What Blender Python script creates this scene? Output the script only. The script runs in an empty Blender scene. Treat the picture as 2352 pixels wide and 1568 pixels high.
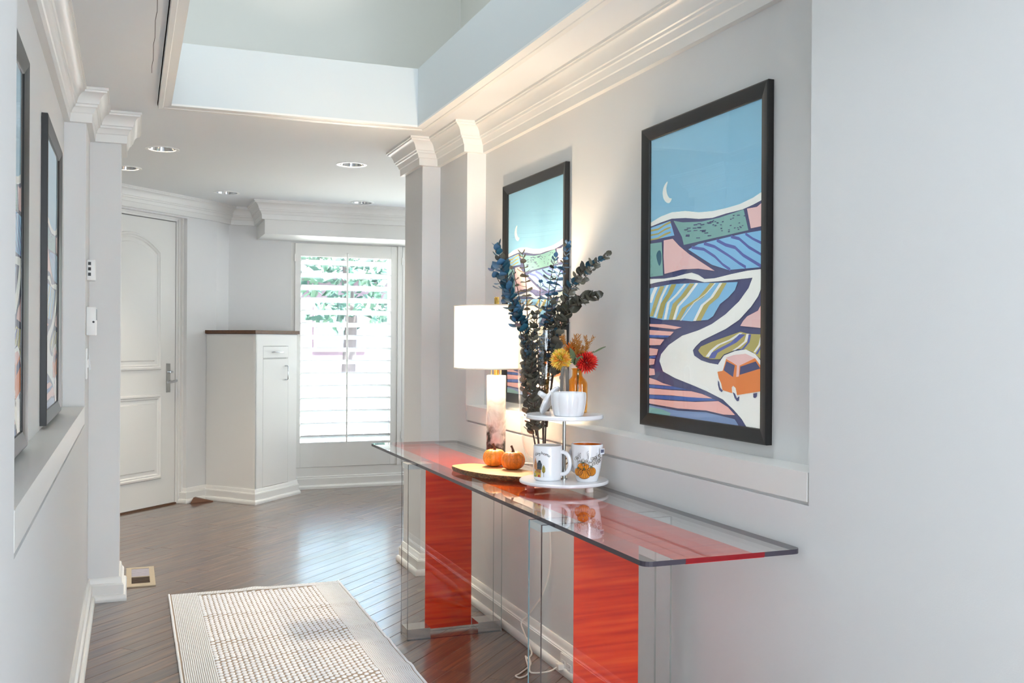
import bpy, bmesh, math, random
import numpy as np
from mathutils import Vector, Matrix
from mathutils.geometry import tessellate_polygon

# ---------------------------------------------------------------- camera, world, sun, lights, exposure
random.seed(7)
C = bpy.context.scene.collection
sc = bpy.context.scene
R = math.radians
YAW, PITCH, ROLL, FOCAL = R(21.2938), R(-0.0459), R(0.348), 2248.86
def make_camera():
    a, p, r = YAW, PITCH, ROLL
    f = Vector((math.sin(a)*math.cos(p), math.cos(a)*math.cos(p), math.sin(p)))
    rt = Vector((math.cos(a), -math.sin(a), 0)); up = rt.cross(f)
    r2 = math.cos(r)*rt + math.sin(r)*up; u2 = -math.sin(r)*rt + math.cos(r)*up
    cam = bpy.data.cameras.new('camera'); o = bpy.data.objects.new('camera', cam); C.objects.link(o)
    cam.sensor_width = 36; cam.lens = FOCAL/2352*36; cam.clip_start = .02; cam.clip_end = 300
    m = Matrix((r2, u2, -f)).transposed().to_4x4(); m.translation = (0, 0, 1.25)
    o.matrix_world = m; sc.camera = o
make_camera()

sc.view_settings.view_transform = 'Standard'; sc.view_settings.look = 'None'
sc.view_settings.gamma = 1; sc.view_settings.use_curve_mapping = False
sc.view_settings.exposure = 0.75
sc.cycles.max_bounces = 14; sc.cycles.diffuse_bounces = 6; sc.cycles.glossy_bounces = 6
sc.cycles.transmission_bounces = 8; sc.cycles.transparent_max_bounces = 24
sc.cycles.caustics_reflective = False; sc.cycles.caustics_refractive = False
sc.cycles.sample_clamp_indirect = 25.0; sc.cycles.use_denoising = True

w = bpy.data.worlds.new('sky'); sc.world = w; w.use_nodes = True
nt = w.node_tree; nt.nodes.clear()
o_ = nt.nodes.new('ShaderNodeOutputWorld'); b_ = nt.nodes.new('ShaderNodeBackground'); s_ = nt.nodes.new('ShaderNodeTexSky')
s_.sky_type = 'NISHITA'; s_.sun_disc = False; s_.sun_elevation = R(52); s_.sun_rotation = R(200); s_.air_density = 1.0; s_.dust_density = 2.5
b_.inputs['Strength'].default_value = 1.25
nt.links.new(s_.outputs[0], b_.inputs[0]); nt.links.new(b_.outputs[0], o_.inputs[0])

def light(name, kind, loc, energy, col, to=None, **k):
    l = bpy.data.lights.new(name, kind); l.energy = energy; l.color = col
    for a, v in k.items(): setattr(l, a, v)
    o = bpy.data.objects.new(name, l); C.objects.link(o); o.location = loc
    if to is not None: o.rotation_euler = (Vector(to)-Vector(loc)).to_track_quat('-Z', 'Y').to_euler()
    return o
# sun on the garden, from behind the house
light('sun', 'SUN', (0, 0, 10), 28.0, (1, .95, .88), to=(-3, 6, 0), angle=R(1))
# daylight of the roof lights above the hall well
light('roof_light', 'AREA', (.05, 3.1, 4.9), 34, (.80, .90, 1.0), to=(.25, 3.3, 0), shape='RECTANGLE', size=1.4, size_y=1.7, spread=R(160))
# added spot out of view beside the camera, lighting a patch of the upper wall
light('upper_fill_spot', 'SPOT', (.97, 1.4, 1.25), 110, (1, .90, .84), to=(.92, 6.0, 3.95), spot_size=R(16), spot_blend=.35, shadow_soft_size=.10)
# added area fill behind the camera, no window there; lights hall from the rear
light('rear_fill_light', 'AREA', (1.0, -2.3, 1.3), 84, (.80, .90, 1.0), to=(.35, 4, 1.2), shape='RECTANGLE', size=1.5, size_y=2.0)
# added area fill before the solid right wall, brightens the left wall and rug
light('side_fill_light', 'AREA', (1.50, -.7, 1.25), 34, (.80, .90, 1.0), to=(-.2, 2.2, 1.0), shape='RECTANGLE', size=1.3, size_y=1.9)
# daylight of the side window on the hidden right side of the foyer
light('foyer_side_window_light', 'AREA', (2.98, 6.9, 1.35), 11, (.84, .92, 1.0), to=(0, 6.9, 1.2), shape='RECTANGLE', size=2.2, size_y=1.7)
# sky light falling on the shuttered window
light('garden_sky_light', 'AREA', (1.9, 10.3, 3.6), 300, (.92, .96, 1.0), to=(1.7, 8.3, 1.0), shape='RECTANGLE', size=3.0, size_y=1.6)

# ---------------------------------------------------------------- helpers
def lin(c):
    return tuple((v/12.92 if v <= .04045 else ((v+.055)/1.055)**2.4) for v in (x/255 for x in c))
def mat(name, col, rough=.5, metal=0, spec=.5, coat=0, emit=None, estr=0, bump=None, var=None, trans=0, coat_rough=.05):
    """col in sRGB 0-255; bump=(scale, strength); var=(scale, amount)"""
    m = bpy.data.materials.new(name); m.use_nodes = True; t = m.node_tree; b = t.nodes['Principled BSDF']
    c = lin(col)
    b.inputs['Base Color'].default_value = (*c, 1); b.inputs['Roughness'].default_value = rough
    b.inputs['Metallic'].default_value = metal; b.inputs['Specular IOR Level'].default_value = spec
    b.inputs['Coat Weight'].default_value = coat; b.inputs['Coat Roughness'].default_value = coat_rough
    b.inputs['Transmission Weight'].default_value = trans
    if emit:
        b.inputs['Emission Color'].default_value = (*lin(emit), 1); b.inputs['Emission Strength'].default_value = estr
    if bump or var:
        tc = t.nodes.new('ShaderNodeTexCoord')
    if bump:
        n = t.nodes.new('ShaderNodeTexNoise'); n.inputs['Scale'].default_value = bump[0]; n.inputs['Detail'].default_value = 4
        bp = t.nodes.new('ShaderNodeBump'); bp.inputs['Strength'].default_value = bump[1]; bp.inputs['Distance'].default_value = .002
        t.links.new(tc.outputs['Object'], n.inputs['Vector']); t.links.new(n.outputs[0], bp.inputs['Height']); t.links.new(bp.outputs[0], b.inputs['Normal'])
    if var:
        n = t.nodes.new('ShaderNodeTexNoise'); n.inputs['Scale'].default_value = var[0]; n.inputs['Detail'].default_value = 5
        mx = t.nodes.new('ShaderNodeMix'); mx.data_type = 'RGBA'
        mx.inputs['A'].default_value = (*[v*(1-var[1]) for v in c], 1); mx.inputs['B'].default_value = (*[min(1, v*(1+var[1])) for v in c], 1)
        t.links.new(tc.outputs['Object'], n.inputs['Vector']); t.links.new(n.outputs[0], mx.inputs['Factor']); t.links.new(mx.outputs['Result'], b.inputs['Base Color'])
    return m
def thin_glass(name, tint, ior=1.5, rough=0.0):
    m = bpy.data.materials.new(name); m.use_nodes = True; t = m.node_tree; t.nodes.clear()
    o = t.nodes.new('ShaderNodeOutputMaterial'); mx = t.nodes.new('ShaderNodeMixShader'); tr = t.nodes.new('ShaderNodeBsdfTransparent')
    g = t.nodes.new('ShaderNodeBsdfGlossy'); f = t.nodes.new('ShaderNodeFresnel'); f.inputs['IOR'].default_value = ior
    ge = t.nodes.new('ShaderNodeNewGeometry'); mr = t.nodes.new('ShaderNodeMapRange'); mr.inputs['To Min'].default_value = ior; mr.inputs['To Max'].default_value = 1/ior
    t.links.new(ge.outputs['Backfacing'], mr.inputs[0]); t.links.new(mr.outputs[0], f.inputs['IOR'])
    tr.inputs[0].default_value = (*tint, 1); g.inputs['Roughness'].default_value = rough; g.inputs[0].default_value = (1, 1, 1, 1)
    t.links.new(f.outputs[0], mx.inputs[0]); t.links.new(tr.outputs[0], mx.inputs[1]); t.links.new(g.outputs[0], mx.inputs[2]); t.links.new(mx.outputs[0], o.inputs[0])
    return m

class MB:
    def __init__(s): s.v = []; s.f = []; s.m = []; s.c = []; s.mi = 0; s.col = (1, 1, 1)
    def face(s, idx): s.f.append(tuple(idx)); s.m.append(s.mi); s.c.append(s.col)
    def add(s, vs, fs):
        n = len(s.v); s.v += [tuple(v) for v in vs]
        for f in fs: s.face([i+n for i in f])
    def box(s, a, b, bev=0):
        x0, x1 = sorted((a[0], b[0])); y0, y1 = sorted((a[1], b[1])); z0, z1 = sorted((a[2], b[2]))
        if not bev:
            s.add([(x0,y0,z0),(x1,y0,z0),(x1,y1,z0),(x0,y1,z0),(x0,y0,z1),(x1,y0,z1),(x1,y1,z1),(x0,y1,z1)],
                  [(3,2,1,0),(4,5,6,7),(0,1,5,4),(1,2,6,5),(2,3,7,6),(3,0,4,7)])
        else:
            bm = bmesh.new(); bmesh.ops.create_cube(bm, size=1)
            for v in bm.verts: v.co = Vector(((x0+x1)/2+v.co.x*(x1-x0), (y0+y1)/2+v.co.y*(y1-y0), (z0+z1)/2+v.co.z*(z1-z0)))
            bmesh.ops.bevel(bm, geom=bm.edges[:], offset=bev, segments=2, affect='EDGES', profile=.5)
            s.bm(bm)
    def bm(s, bm):
        bm.verts.ensure_lookup_table(); bm.verts.index_update()
        s.add([v.co[:] for v in bm.verts], [[v.index for v in f.verts] for f in bm.faces]); bm.free()
    def obox(s, o, ex, ey, ez, a, b):
        """box from a to b in the frame o, ex, ey, ez"""
        n = len(s.v); s.box(a, b)
        for i in range(n, len(s.v)):
            x, y, z = s.v[i]; s.v[i] = tuple(Vector(o)+Vector(ex)*x+Vector(ey)*y+Vector(ez)*z)
    def prism(s, poly, z0, z1):
        if sum(p[0]*q[1]-q[0]*p[1] for p, q in zip(poly, poly[1:]+poly[:1])) < 0: poly = poly[::-1]
        n = len(poly)
        s.add([(x, y, z0) for x, y in poly]+[(x, y, z1) for x, y in poly],
              [tuple(range(n-1, -1, -1)), tuple(range(n, 2*n))]+[(i, (i+1) % n, n+(i+1) % n, n+i) for i in range(n)])
    def tube(s, path, r, n=8, cap=True):
        P = [Vector(p) for p in path]; rs = r if isinstance(r, (list, tuple)) else [r]*len(P)
        T = [(P[min(i+1, len(P)-1)]-P[max(i-1, 0)]).normalized() for i in range(len(P))]
        u = T[0].orthogonal().normalized(); vs = []
        for i, p in enumerate(P):
            u = (u-T[i]*u.dot(T[i])); u = u.normalized() if u.length > 1e-6 else T[i].orthogonal().normalized()
            w = T[i].cross(u)
            vs += [p+(u*math.cos(2*math.pi*k/n)+w*math.sin(2*math.pi*k/n))*rs[i] for k in range(n)]
        fs = [(i*n+k, i*n+(k+1) % n, (i+1)*n+(k+1) % n, (i+1)*n+k) for i in range(len(P)-1) for k in range(n)]
        if cap: fs += [tuple(range(n-1, -1, -1)), tuple(range((len(P)-1)*n, len(P)*n))]
        s.add(vs, fs)
    def lathe(s, prof, c, n=40, mod=None, close=False):
        """prof (r, z) from bottom to top, about the vertical through c"""
        vs = []; fs = []; m = len(prof)
        for j, (r, z) in enumerate(prof):
            for k in range(n):
                a = 2*math.pi*k/n; q = r*(mod(a, z) if mod else 1)
                vs.append((c[0]+q*math.cos(a), c[1]+q*math.sin(a), c[2]+z))
        for j in range(m-1 if not close else m):
            j2 = (j+1) % m
            for k in range(n): fs.append((j*n+k, j*n+(k+1) % n, j2*n+(k+1) % n, j2*n+k))
        if not close:
            if prof[0][0] > 1e-6: fs.append(tuple(range(n-1, -1, -1)))
            if prof[-1][0] > 1e-6: fs.append(tuple(range((m-1)*n, m*n)))
        s.add(vs, fs)
    def sweep(s, path, prof, side=1, closed=False):
        """profile (p, z) swept along a plan polyline, p measured off the wall line"""
        N = len(path); P = [Vector(p) for p in path]; mit = []
        def nrm(a, b):
            d = (b-a).normalized(); return Vector((-d.y, d.x))*side
        for i in range(N):
            if closed or 0 < i < N-1:
                n1 = nrm(P[i-1], P[i]); n2 = nrm(P[i], P[(i+1) % N]); mit.append((n1+n2)/(1+n1.dot(n2)))
            elif i == 0: mit.append(nrm(P[0], P[1]))
            else: mit.append(nrm(P[-2], P[-1]))
        m = len(prof); vs = [(P[i].x+mit[i].x*p, P[i].y+mit[i].y*p, z) for i in range(N) for p, z in prof]
        fs = []
        for i in range(N if closed else N-1):
            for k in range(m):
                q = (i*m+k, i*m+(k+1) % m, ((i+1) % N)*m+(k+1) % m, ((i+1) % N)*m+k)
                fs.append(q if side > 0 else q[::-1])
        if not closed: fs += [tuple(range(m)), tuple(range((N-1)*m, N*m))[::-1]]
        s.add(vs, fs)
    def build(s, name, mats, parent=None, smooth=None, loc=None, colors=False, fix=True):
        mats = mats if isinstance(mats, (list, tuple)) else [mats]
        off = Vector((0, 0, 0)); pw = Vector((0, 0, 0)); q = parent
        while q is not None: pw = pw+q.location; q = q.parent
        if loc is None:
            loc = pw if parent else None
            if loc is None:
                a = np.array(s.v); loc = Vector(((a[:, 0].min()+a[:, 0].max())/2, (a[:, 1].min()+a[:, 1].max())/2, a[:, 2].min()))
        loc = Vector(loc)
        me = bpy.data.meshes.new(name)
        me.from_pydata([(v[0]-loc.x, v[1]-loc.y, v[2]-loc.z) for v in s.v], [], s.f)
        for m in mats: me.materials.append(m)
        me.polygons.foreach_set('material_index', s.m)
        if colors:
            at = me.color_attributes.new('Col', 'FLOAT_COLOR', 'CORNER'); d = []
            for p in me.polygons: d += [v for _ in range(p.loop_total) for v in (*s.c[p.index], 1.0)]
            at.data.foreach_set('color', d)
        if fix:
            b = bmesh.new(); b.from_mesh(me); bmesh.ops.recalc_face_normals(b, faces=b.faces); b.to_mesh(me); b.free()
        if smooth:
            me.shade_smooth(); me.set_sharp_from_angle(angle=R(smooth))
        o = bpy.data.objects.new(name, me); C.objects.link(o)
        if parent: o.parent = parent
        o.location = loc-pw if parent else loc
        return o
def thing(name, label, cat, loc=(0, 0, 0), group=None):
    o = bpy.data.objects.new(name, None); C.objects.link(o); o.location = loc; o.empty_display_size = .05
    o['label'] = label; o['category'] = cat
    if group: o['group'] = group
    return o
def tag(o, label, cat, group=None):
    o['label'] = label; o['category'] = cat
    if group: o['group'] = group
    return o
def struct(name, mb, m, parent=None, smooth=None):
    o = mb.build(name, m, parent, smooth)
    if not parent: o['kind'] = 'structure'
    return o
def bx(a, b, bev=0):
    m = MB(); m.box(a, b, bev); return m

# ---------------------------------------------------------------- materials
WALL = mat('wall_paint', (221, 221, 220), .75, bump=(260, .08))
TRIM = mat('trim_paint', (228, 227, 223), .38, bump=(60, .03))
CEIL = mat('ceiling_paint', (227, 229, 230), .85)
DOORM = mat('door_paint', (226, 225, 220), .42)
WHITE_P = mat('white_plastic', (238, 238, 236), .4)
GAP = mat('dark_gap', (70, 64, 56), .9)
CHROME = mat('chrome', (205, 208, 212), .12, 1)
BRUSHED = mat('brushed_nickel', (176, 176, 172), .3, 1)
BRASS = mat('brass', (214, 178, 96), .22, 1)
FRAME = mat('black_frame', (34, 33, 33), .34)
GLASS = thin_glass('clear_glass', (.985, .992, .988))
PGLASS = thin_glass('picture_glass', (.98, .99, .99), 1.5)
MARBLE = mat('white_marble', (236, 236, 238), .18, var=(9, .06))
CERAMIC = mat('white_ceramic', (236, 236, 238), .16, coat=.3)
GRANITE = mat('brown_granite', (96, 62, 38), .25, var=(140, .7))
BLACK = mat('black_plastic', (24, 24, 24), .5)

def wood_floor():
    m = bpy.data.materials.new('oak_floor'); m.use_nodes = True; t = m.node_tree; b = t.nodes['Principled BSDF']; L = t.links.new
    g = t.nodes.new('ShaderNodeNewGeometry'); oi = t.nodes.new('ShaderNodeObjectInfo')
    mp = t.nodes.new('ShaderNodeMapping'); mp.vector_type = 'TEXTURE'; mp.inputs['Rotation'].default_value = (0, 0, R(45))
    L(g.outputs['Position'], mp.inputs['Vector'])
    sc1 = t.nodes.new('ShaderNodeVectorMath'); sc1.operation = 'MULTIPLY'; sc1.inputs[1].default_value = (1.6, 26, 1)
    L(mp.outputs[0], sc1.inputs[0])
    mu = t.nodes.new('ShaderNodeMath'); mu.operation = 'MULTIPLY'; mu.inputs[1].default_value = 60; L(oi.outputs['Random'], mu.inputs[0])
    cb = t.nodes.new('ShaderNodeCombineXYZ'); L(mu.outputs[0], cb.inputs[0]); L(mu.outputs[0], cb.inputs[1]); L(mu.outputs[0], cb.inputs[2])
    ad = t.nodes.new('ShaderNodeVectorMath'); L(sc1.outputs[0], ad.inputs[0]); L(cb.outputs[0], ad.inputs[1])
    n1 = t.nodes.new('ShaderNodeTexNoise'); n1.inputs['Scale'].default_value = 1.3; n1.inputs['Detail'].default_value = 8; n1.inputs['Roughness'].default_value = .65; n1.inputs['Distortion'].default_value = .6
    L(ad.outputs[0], n1.inputs['Vector'])
    n2 = t.nodes.new('ShaderNodeTexNoise'); n2.inputs['Scale'].default_value = 5; n2.inputs['Detail'].default_value = 6
    s2 = t.nodes.new('ShaderNodeVectorMath'); s2.operation = 'MULTIPLY'; s2.inputs[1].default_value = (.35, 2.2, 1); L(ad.outputs[0], s2.inputs[0]); L(s2.outputs[0], n2.inputs['Vector'])
    r1 = t.nodes.new('ShaderNodeValToRGB'); L(n1.outputs[0], r1.inputs[0]); e = r1.color_ramp.elements
    e[0].position = .3; e[0].color = (*lin((74, 48, 32)), 1); e[1].position = .72; e[1].color = (*lin((156, 106, 68)), 1)
    x = e.new(.5); x.color = (*lin((116, 80, 54)), 1)
    r2 = t.nodes.new('ShaderNodeValToRGB'); L(n2.outputs[0], r2.inputs[0]); e2 = r2.color_ramp.elements
    e2[0].position = .36; e2[0].color = (.38, .36, .37, 1); e2[1].position = .52; e2[1].color = (1, 1, 1, 1)
    mx = t.nodes.new('ShaderNodeMix'); mx.data_type = 'RGBA'; mx.blend_type = 'MULTIPLY'; mx.inputs['Factor'].default_value = .85
    L(r1.outputs[0], mx.inputs['A']); L(r2.outputs[0], mx.inputs['B'])
    hv = t.nodes.new('ShaderNodeHueSaturation'); mr = t.nodes.new('ShaderNodeMapRange'); mr.inputs['To Min'].default_value = .52; mr.inputs['To Max'].default_value = .74
    L(oi.outputs['Random'], mr.inputs[0]); L(mr.outputs[0], hv.inputs['Value']); L(mx.outputs['Result'], hv.inputs['Color']); L(hv.outputs[0], b.inputs['Base Color'])
    b.inputs['Roughness'].default_value = .36; b.inputs['Coat Weight'].default_value = 1; b.inputs['Coat IOR'].default_value = 1.7; b.inputs['Coat Roughness'].default_value = .17
    bp = t.nodes.new('ShaderNodeBump'); bp.inputs['Strength'].default_value = .25; bp.inputs['Distance'].default_value = .0012
    L(n1.outputs[0], bp.inputs['Height']); L(bp.outputs[0], b.inputs['Normal'])
    n3 = t.nodes.new('ShaderNodeTexNoise'); n3.inputs['Scale'].default_value = 7; L(g.outputs['Position'], n3.inputs['Vector'])
    b3 = t.nodes.new('ShaderNodeBump'); b3.inputs['Strength'].default_value = .12; b3.inputs['Distance'].default_value = .01; L(n3.outputs[0], b3.inputs['Height']); L(b3.outputs[0], b.inputs['Coat Normal'])
    return m
OAK = wood_floor()

def vcol(name, rough=.5, coat=0, spec=.5, gain=1):
    m = bpy.data.materials.new(name); m.use_nodes = True; t = m.node_tree; b = t.nodes['Principled BSDF']
    a = t.nodes.new('ShaderNodeVertexColor'); a.layer_name = 'Col'; 
    if gain != 1:
        v = t.nodes.new('ShaderNodeVectorMath'); v.operation = 'SCALE'; v.inputs['Scale'].default_value = gain; t.links.new(a.outputs[0], v.inputs[0]); t.links.new(v.outputs[0], b.inputs['Base Color'])
    else: t.links.new(a.outputs[0], b.inputs['Base Color'])
    b.inputs['Roughness'].default_value = rough; b.inputs['Coat Weight'].default_value = coat; b.inputs['Specular IOR Level'].default_value = spec
    return m
PRINT = vcol('printed_paper', .7, gain=1.6); GLAZE = vcol('printed_glaze', .2, .3); PUMPK = vcol('pumpkin_skin', .38, .2)

def red_film(name, axis):
    """brushed translucent red film; grain runs along x"""
    m = bpy.data.materials.new(name); m.use_nodes = True; t = m.node_tree; t.nodes.clear(); L = t.links.new
    o = t.nodes.new('ShaderNodeOutputMaterial'); tc = t.nodes.new('ShaderNodeTexCoord')
    mp = t.nodes.new('ShaderNodeMapping'); mp.inputs['Scale'].default_value = (2.0, 40, 40) if axis == 'leg' else (2.0, 30, 1)
    L(tc.outputs['Object'], mp.inputs[0]); n = t.nodes.new('ShaderNodeTexNoise'); n.inputs['Scale'].default_value = 1.6; n.inputs['Detail'].default_value = 6; n.inputs['Distortion'].default_value = .35
    L(mp.outputs[0], n.inputs['Vector']); r = t.nodes.new('ShaderNodeValToRGB'); L(n.outputs[0], r.inputs[0]); e = r.color_ramp.elements
    e[0].position = .3; e[0].color = (*lin((214, 36, 10)), 1); e[1].position = .72; e[1].color = (*lin((250, 96, 36)), 1); q = e.new(.5); q.color = (*lin((238, 66, 20)), 1)
    d = t.nodes.new('ShaderNodeBsdfDiffuse'); tl = t.nodes.new('ShaderNodeBsdfTranslucent'); tr = t.nodes.new('ShaderNodeBsdfTransparent'); tr.inputs[0].default_value = (.92, .07, .02, 1)
    L(r.outputs[0], d.inputs[0]); L(r.outputs[0], tl.inputs[0])
    m1 = t.nodes.new('ShaderNodeMixShader'); m1.inputs[0].default_value = .25; L(d.outputs[0], m1.inputs[1]); L(tl.outputs[0], m1.inputs[2])
    m2 = t.nodes.new('ShaderNodeMixShader'); m2.inputs[0].default_value = .14; L(m1.outputs[0], m2.inputs[1]); L(tr.outputs[0], m2.inputs[2]); L(m2.outputs[0], o.inputs[0])
    return m
RED_LEG = red_film('red_film', 'leg'); RED_TOP = red_film('red_film_top', 'top')
def edge_glass(name, c):
    m = bpy.data.materials.new(name); m.use_nodes = True; t = m.node_tree; t.nodes.clear(); L = t.links.new
    o = t.nodes.new('ShaderNodeOutputMaterial'); mx = t.nodes.new('ShaderNodeMixShader'); mx.inputs[0].default_value = .18
    d = t.nodes.new('ShaderNodeBsdfPrincipled'); d.inputs['Base Color'].default_value = (*lin(c), 1); d.inputs['Roughness'].default_value = .12
    tr = t.nodes.new('ShaderNodeBsdfTransparent'); tr.inputs[0].default_value = (*lin(tuple(min(255, v+40) for v in c)), 1)
    L(d.outputs[0], mx.inputs[1]); L(tr.outputs[0], mx.inputs[2]); L(mx.outputs[0], o.inputs[0]); return m
EDGE = edge_glass('glass_edge', (62, 56, 66)); EDGE_RED = edge_glass('glass_edge_red', (130, 12, 24)); EDGE_BLUE = edge_glass('glass_edge_blue', (118, 168, 184)); EDGE_DARK = edge_glass('glass_edge_dark', (70, 44, 48))
EDGE_PALE = edge_glass('glass_edge_pale', (196, 206, 204))

# ---------------------------------------------------------------- setting
Z = 2.318
XR, XRR, XL, XLR = 1.547, 1.645, -.183, -.27
a0 = Vector((-.067, 7.469)); e0 = Vector((.70711, .70711)); n0 = Vector((.70711, -.70711))
def D(s, off=0): p = a0+e0*s+n0*off; return (p.x, p.y)

# floor: base slab and oak strips laid on the diagonal
fl = MB(); fl.prism([(-.6, -2.7), (1.9, -2.7), (1.9, 5.3), (3.2, 5.3), (3.2, 8.42), (.9, 8.42), (-1.6, 6.2), (-1.6, 5.3), (-.6, 5.3)], -.12, -.004)
floor = struct('floor', fl, OAK)
def inside(x, y):
    if -.24 < x < 1.6 and .9 < y <= 5.6: return True
    return 5.3 < y < 8.3 and -1.3 < x < 3.05 and y < x+7.62
W_ = .083; L_un = bpy.data.meshes.new('plank'); bv = .0014
b = .5; q = W_/2-.0003
L_un.from_pydata([(-b,-q,-.018),(b,-q,-.018),(b,q,-.018),(-b,q,-.018),(-b,-q,-bv),(b,-q,-bv),(b,q,-bv),(-b,q,-bv),(-b+.001,-q+bv,0),(b-.001,-q+bv,0),(b-.001,q-bv,0),(-b+.001,q-bv,0)], [],
    [(3,2,1,0),(0,1,5,4),(1,2,6,5),(2,3,7,6),(3,0,4,7),(4,5,9,8),(5,6,10,9),(6,7,11,10),(7,4,8,11),(8,9,10,11)])
L_un.materials.append(OAK)
np_ = 0
fo = Vector(floor.location)
for row in range(-120, 120):
    v = row*W_; run = None; st = []
    for i in range(-40, 300):
        s = i*.05; x = (s-v)*.70711; y = (s+v)*.70711
        if inside(x, y):
            run = [s, s] if run is None else [run[0], s]
        elif run: st.append(run); run = None
    if run: st.append(run)
    for a, bnd in st:
        a -= .05; bnd += .05; s = a-random.uniform(0, .9)
        while s < bnd:
            Lh = random.uniform(1.0, 1.9); s0 = max(s, a); s1 = min(s+Lh, bnd)
            if s1-s0 > .06:
                c = (s0+s1)/2; o = bpy.data.objects.new('plank', L_un); C.objects.link(o); o.parent = floor
                o.location = Vector(((c-v)*.70711, (c+v)*.70711, random.uniform(-.0004, 0)))-fo; o.rotation_euler = (0, 0, R(45)); o.scale = (s1-s0-.0006, 1, 1); np_ += 1
            s += Lh
print('planks', np_)

# right wall
wr = MB(); T = 1.9
wr.box((XR, 1.965, 0), (T, 4.592, .850)); wr.box((1.557, 1.965, .850), (T, 4.592, .925)); wr.box((XRR, 1.965, .92), (T, 4.592, 2.4))
wr.box((XR, -2.7, 0), (T, 1.965, 2.4)); wr.box((XR, 4.592, 0), (T, 5.042, 2.4)); wr.box((1.447, 5.042, 0), (T, 5.388, 2.4))
wall_right = struct('wall_right', wr, WALL)
lg = MB(); lg.box((XR, 1.972, .859), (XRR+.01, 4.584, .931)); struct('ledge', lg, TRIM, wall_right)
# left wall
wl = MB(); T = -.6
wl.box((XL, 1.86, 0), (T, 4.62, .872)); wl.box((XL-.010, 1.86, .872), (T, 4.62, .945)); wl.box((XLR, 1.86, .94), (T, 4.62, 2.4))
wl.box((XL, -2.7, 0), (T, 1.86, 2.4)); wl.box((XL, 4.62, 0), (T, 5.045, 2.4)); wl.box((-.045, 5.045, 0), (T, 5.39, 2.4))
wall_left = struct('wall_left', wl, WALL)
lg = MB(); lg.box((XL, 1.867, .881), (XLR-.01, 4.612, .955)); struct('ledge', lg, TRIM, wall_left)
struct('wall_back', bx((-.6, -2.75, 0), (1.9, -2.6, 2.4)), WALL)

# foyer walls
T = .10
def seg(m, p, q, z0, z1, th=T, side=1):
    p = Vector(p); q = Vector(q); d = (q-p).normalized(); n = Vector((-d.y, d.x))*side*th
    m.prism([tuple(p), tuple(q), tuple(q+n), tuple(p+n)], z0, z1)
A_ = D(.931, .06); B_ = (.741, 8.255)
wd = MB(); seg(wd, D(.60, .06), A_, 0, 2.4); seg(wd, D(-1.72, .06), D(-.50, .06), 0, 2.4); seg(wd, D(-.5, .06), D(.60, .06), 2.165, 2.4)
seg(wd, A_, B_, 0, 2.4); wall_door = struct('wall_door', wd, WALL)
ww = MB(); ww.box((.70, 8.255, 0), (1.242, 8.42, 2.4)); ww.box((1.242, 8.255, 2.056), (3.2, 8.42, 2.4)); ww.box((1.242, 8.255, -.1), (3.2, 8.42, .176)); ww.box((3.08, 8.255, 0), (3.2, 8.42, 2.4))
ww.box((2.149, 8.262, .17), (2.19, 8.42, 2.06))
wall_window = struct('wall_window', ww, WALL)
struct('wall_foyer_right', bx((3.05, 5.25, 0), (3.2, 8.3, 2.4)), WALL)
wf = MB(); wf.box((1.85, 5.25, 0), (3.2, 5.388, 2.4)); struct('wall_foyer_near', wf, WALL)
wf = MB(); wf.box((-1.6, 5.25, 0), (-.5, 5.39, 2.4)); wf.box((-1.6, 5.3, 0), (-1.28, 6.35, 2.4)); struct('wall_foyer_left', wf, WALL)

# ceiling with the opening of the well and the cans of the downlights
WX0, WX1, WY0, WY1 = .168, 1.325, .5, 4.71
DL = [(.162, 5.86), (1.253, 5.925), (.650, 7.42), (1.676, 7.53), (-.03, 6.60)]
outer = [(-.6, -2.7), (1.9, -2.7), (1.9, 5.3), (3.2, 5.3), (3.2, 8.4), (.65, 8.4), (-1.6, 6.15), (-1.6, 5.3), (-.6, 5.3)]
loops = [[Vector((x, y, 0)) for x, y in outer], [Vector(p) for p in ((WX0, WY0, 0), (WX0, WY1, 0), (WX1, WY1, 0), (WX1, WY0, 0))]]
for x, y in DL: loops.append([Vector((x+.078*math.cos(-2*math.pi*k/24), y+.078*math.sin(-2*math.pi*k/24), 0)) for k in range(24)])
tri = tessellate_polygon(loops); flat = [p for l in loops for p in l]
cm = MB(); cm.add([(p.x, p.y, Z) for p in flat], tri); ceiling = cm.build('ceiling', CEIL, fix=False); ceiling['kind'] = 'structure'
cm = MB(); cm.add([(p.x, p.y, 2.42) for p in flat[:len(outer)+4]], tessellate_polygon(loops[:2])); cm.build('upper_face', CEIL, ceiling)
ck = MB(); ck.tube([(.074+.002*math.sin(i*2.1), 3.0+i*.1, Z+.0004) for i in range(13)], .0012, 4); ck.build('crack', GAP, ceiling)
cs = MB(); prof = [(0, Z), (0, 2.309), (.034, 2.305), (.036, 2.302), (.054, 2.300), (.056, 2.306), (.056, Z)]
cs.sweep([(WX0, WY0), (WX0, WY1), (WX1, WY1), (WX1, WY0)], prof, 1, True); struct('trim_1', cs, TRIM)
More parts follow.
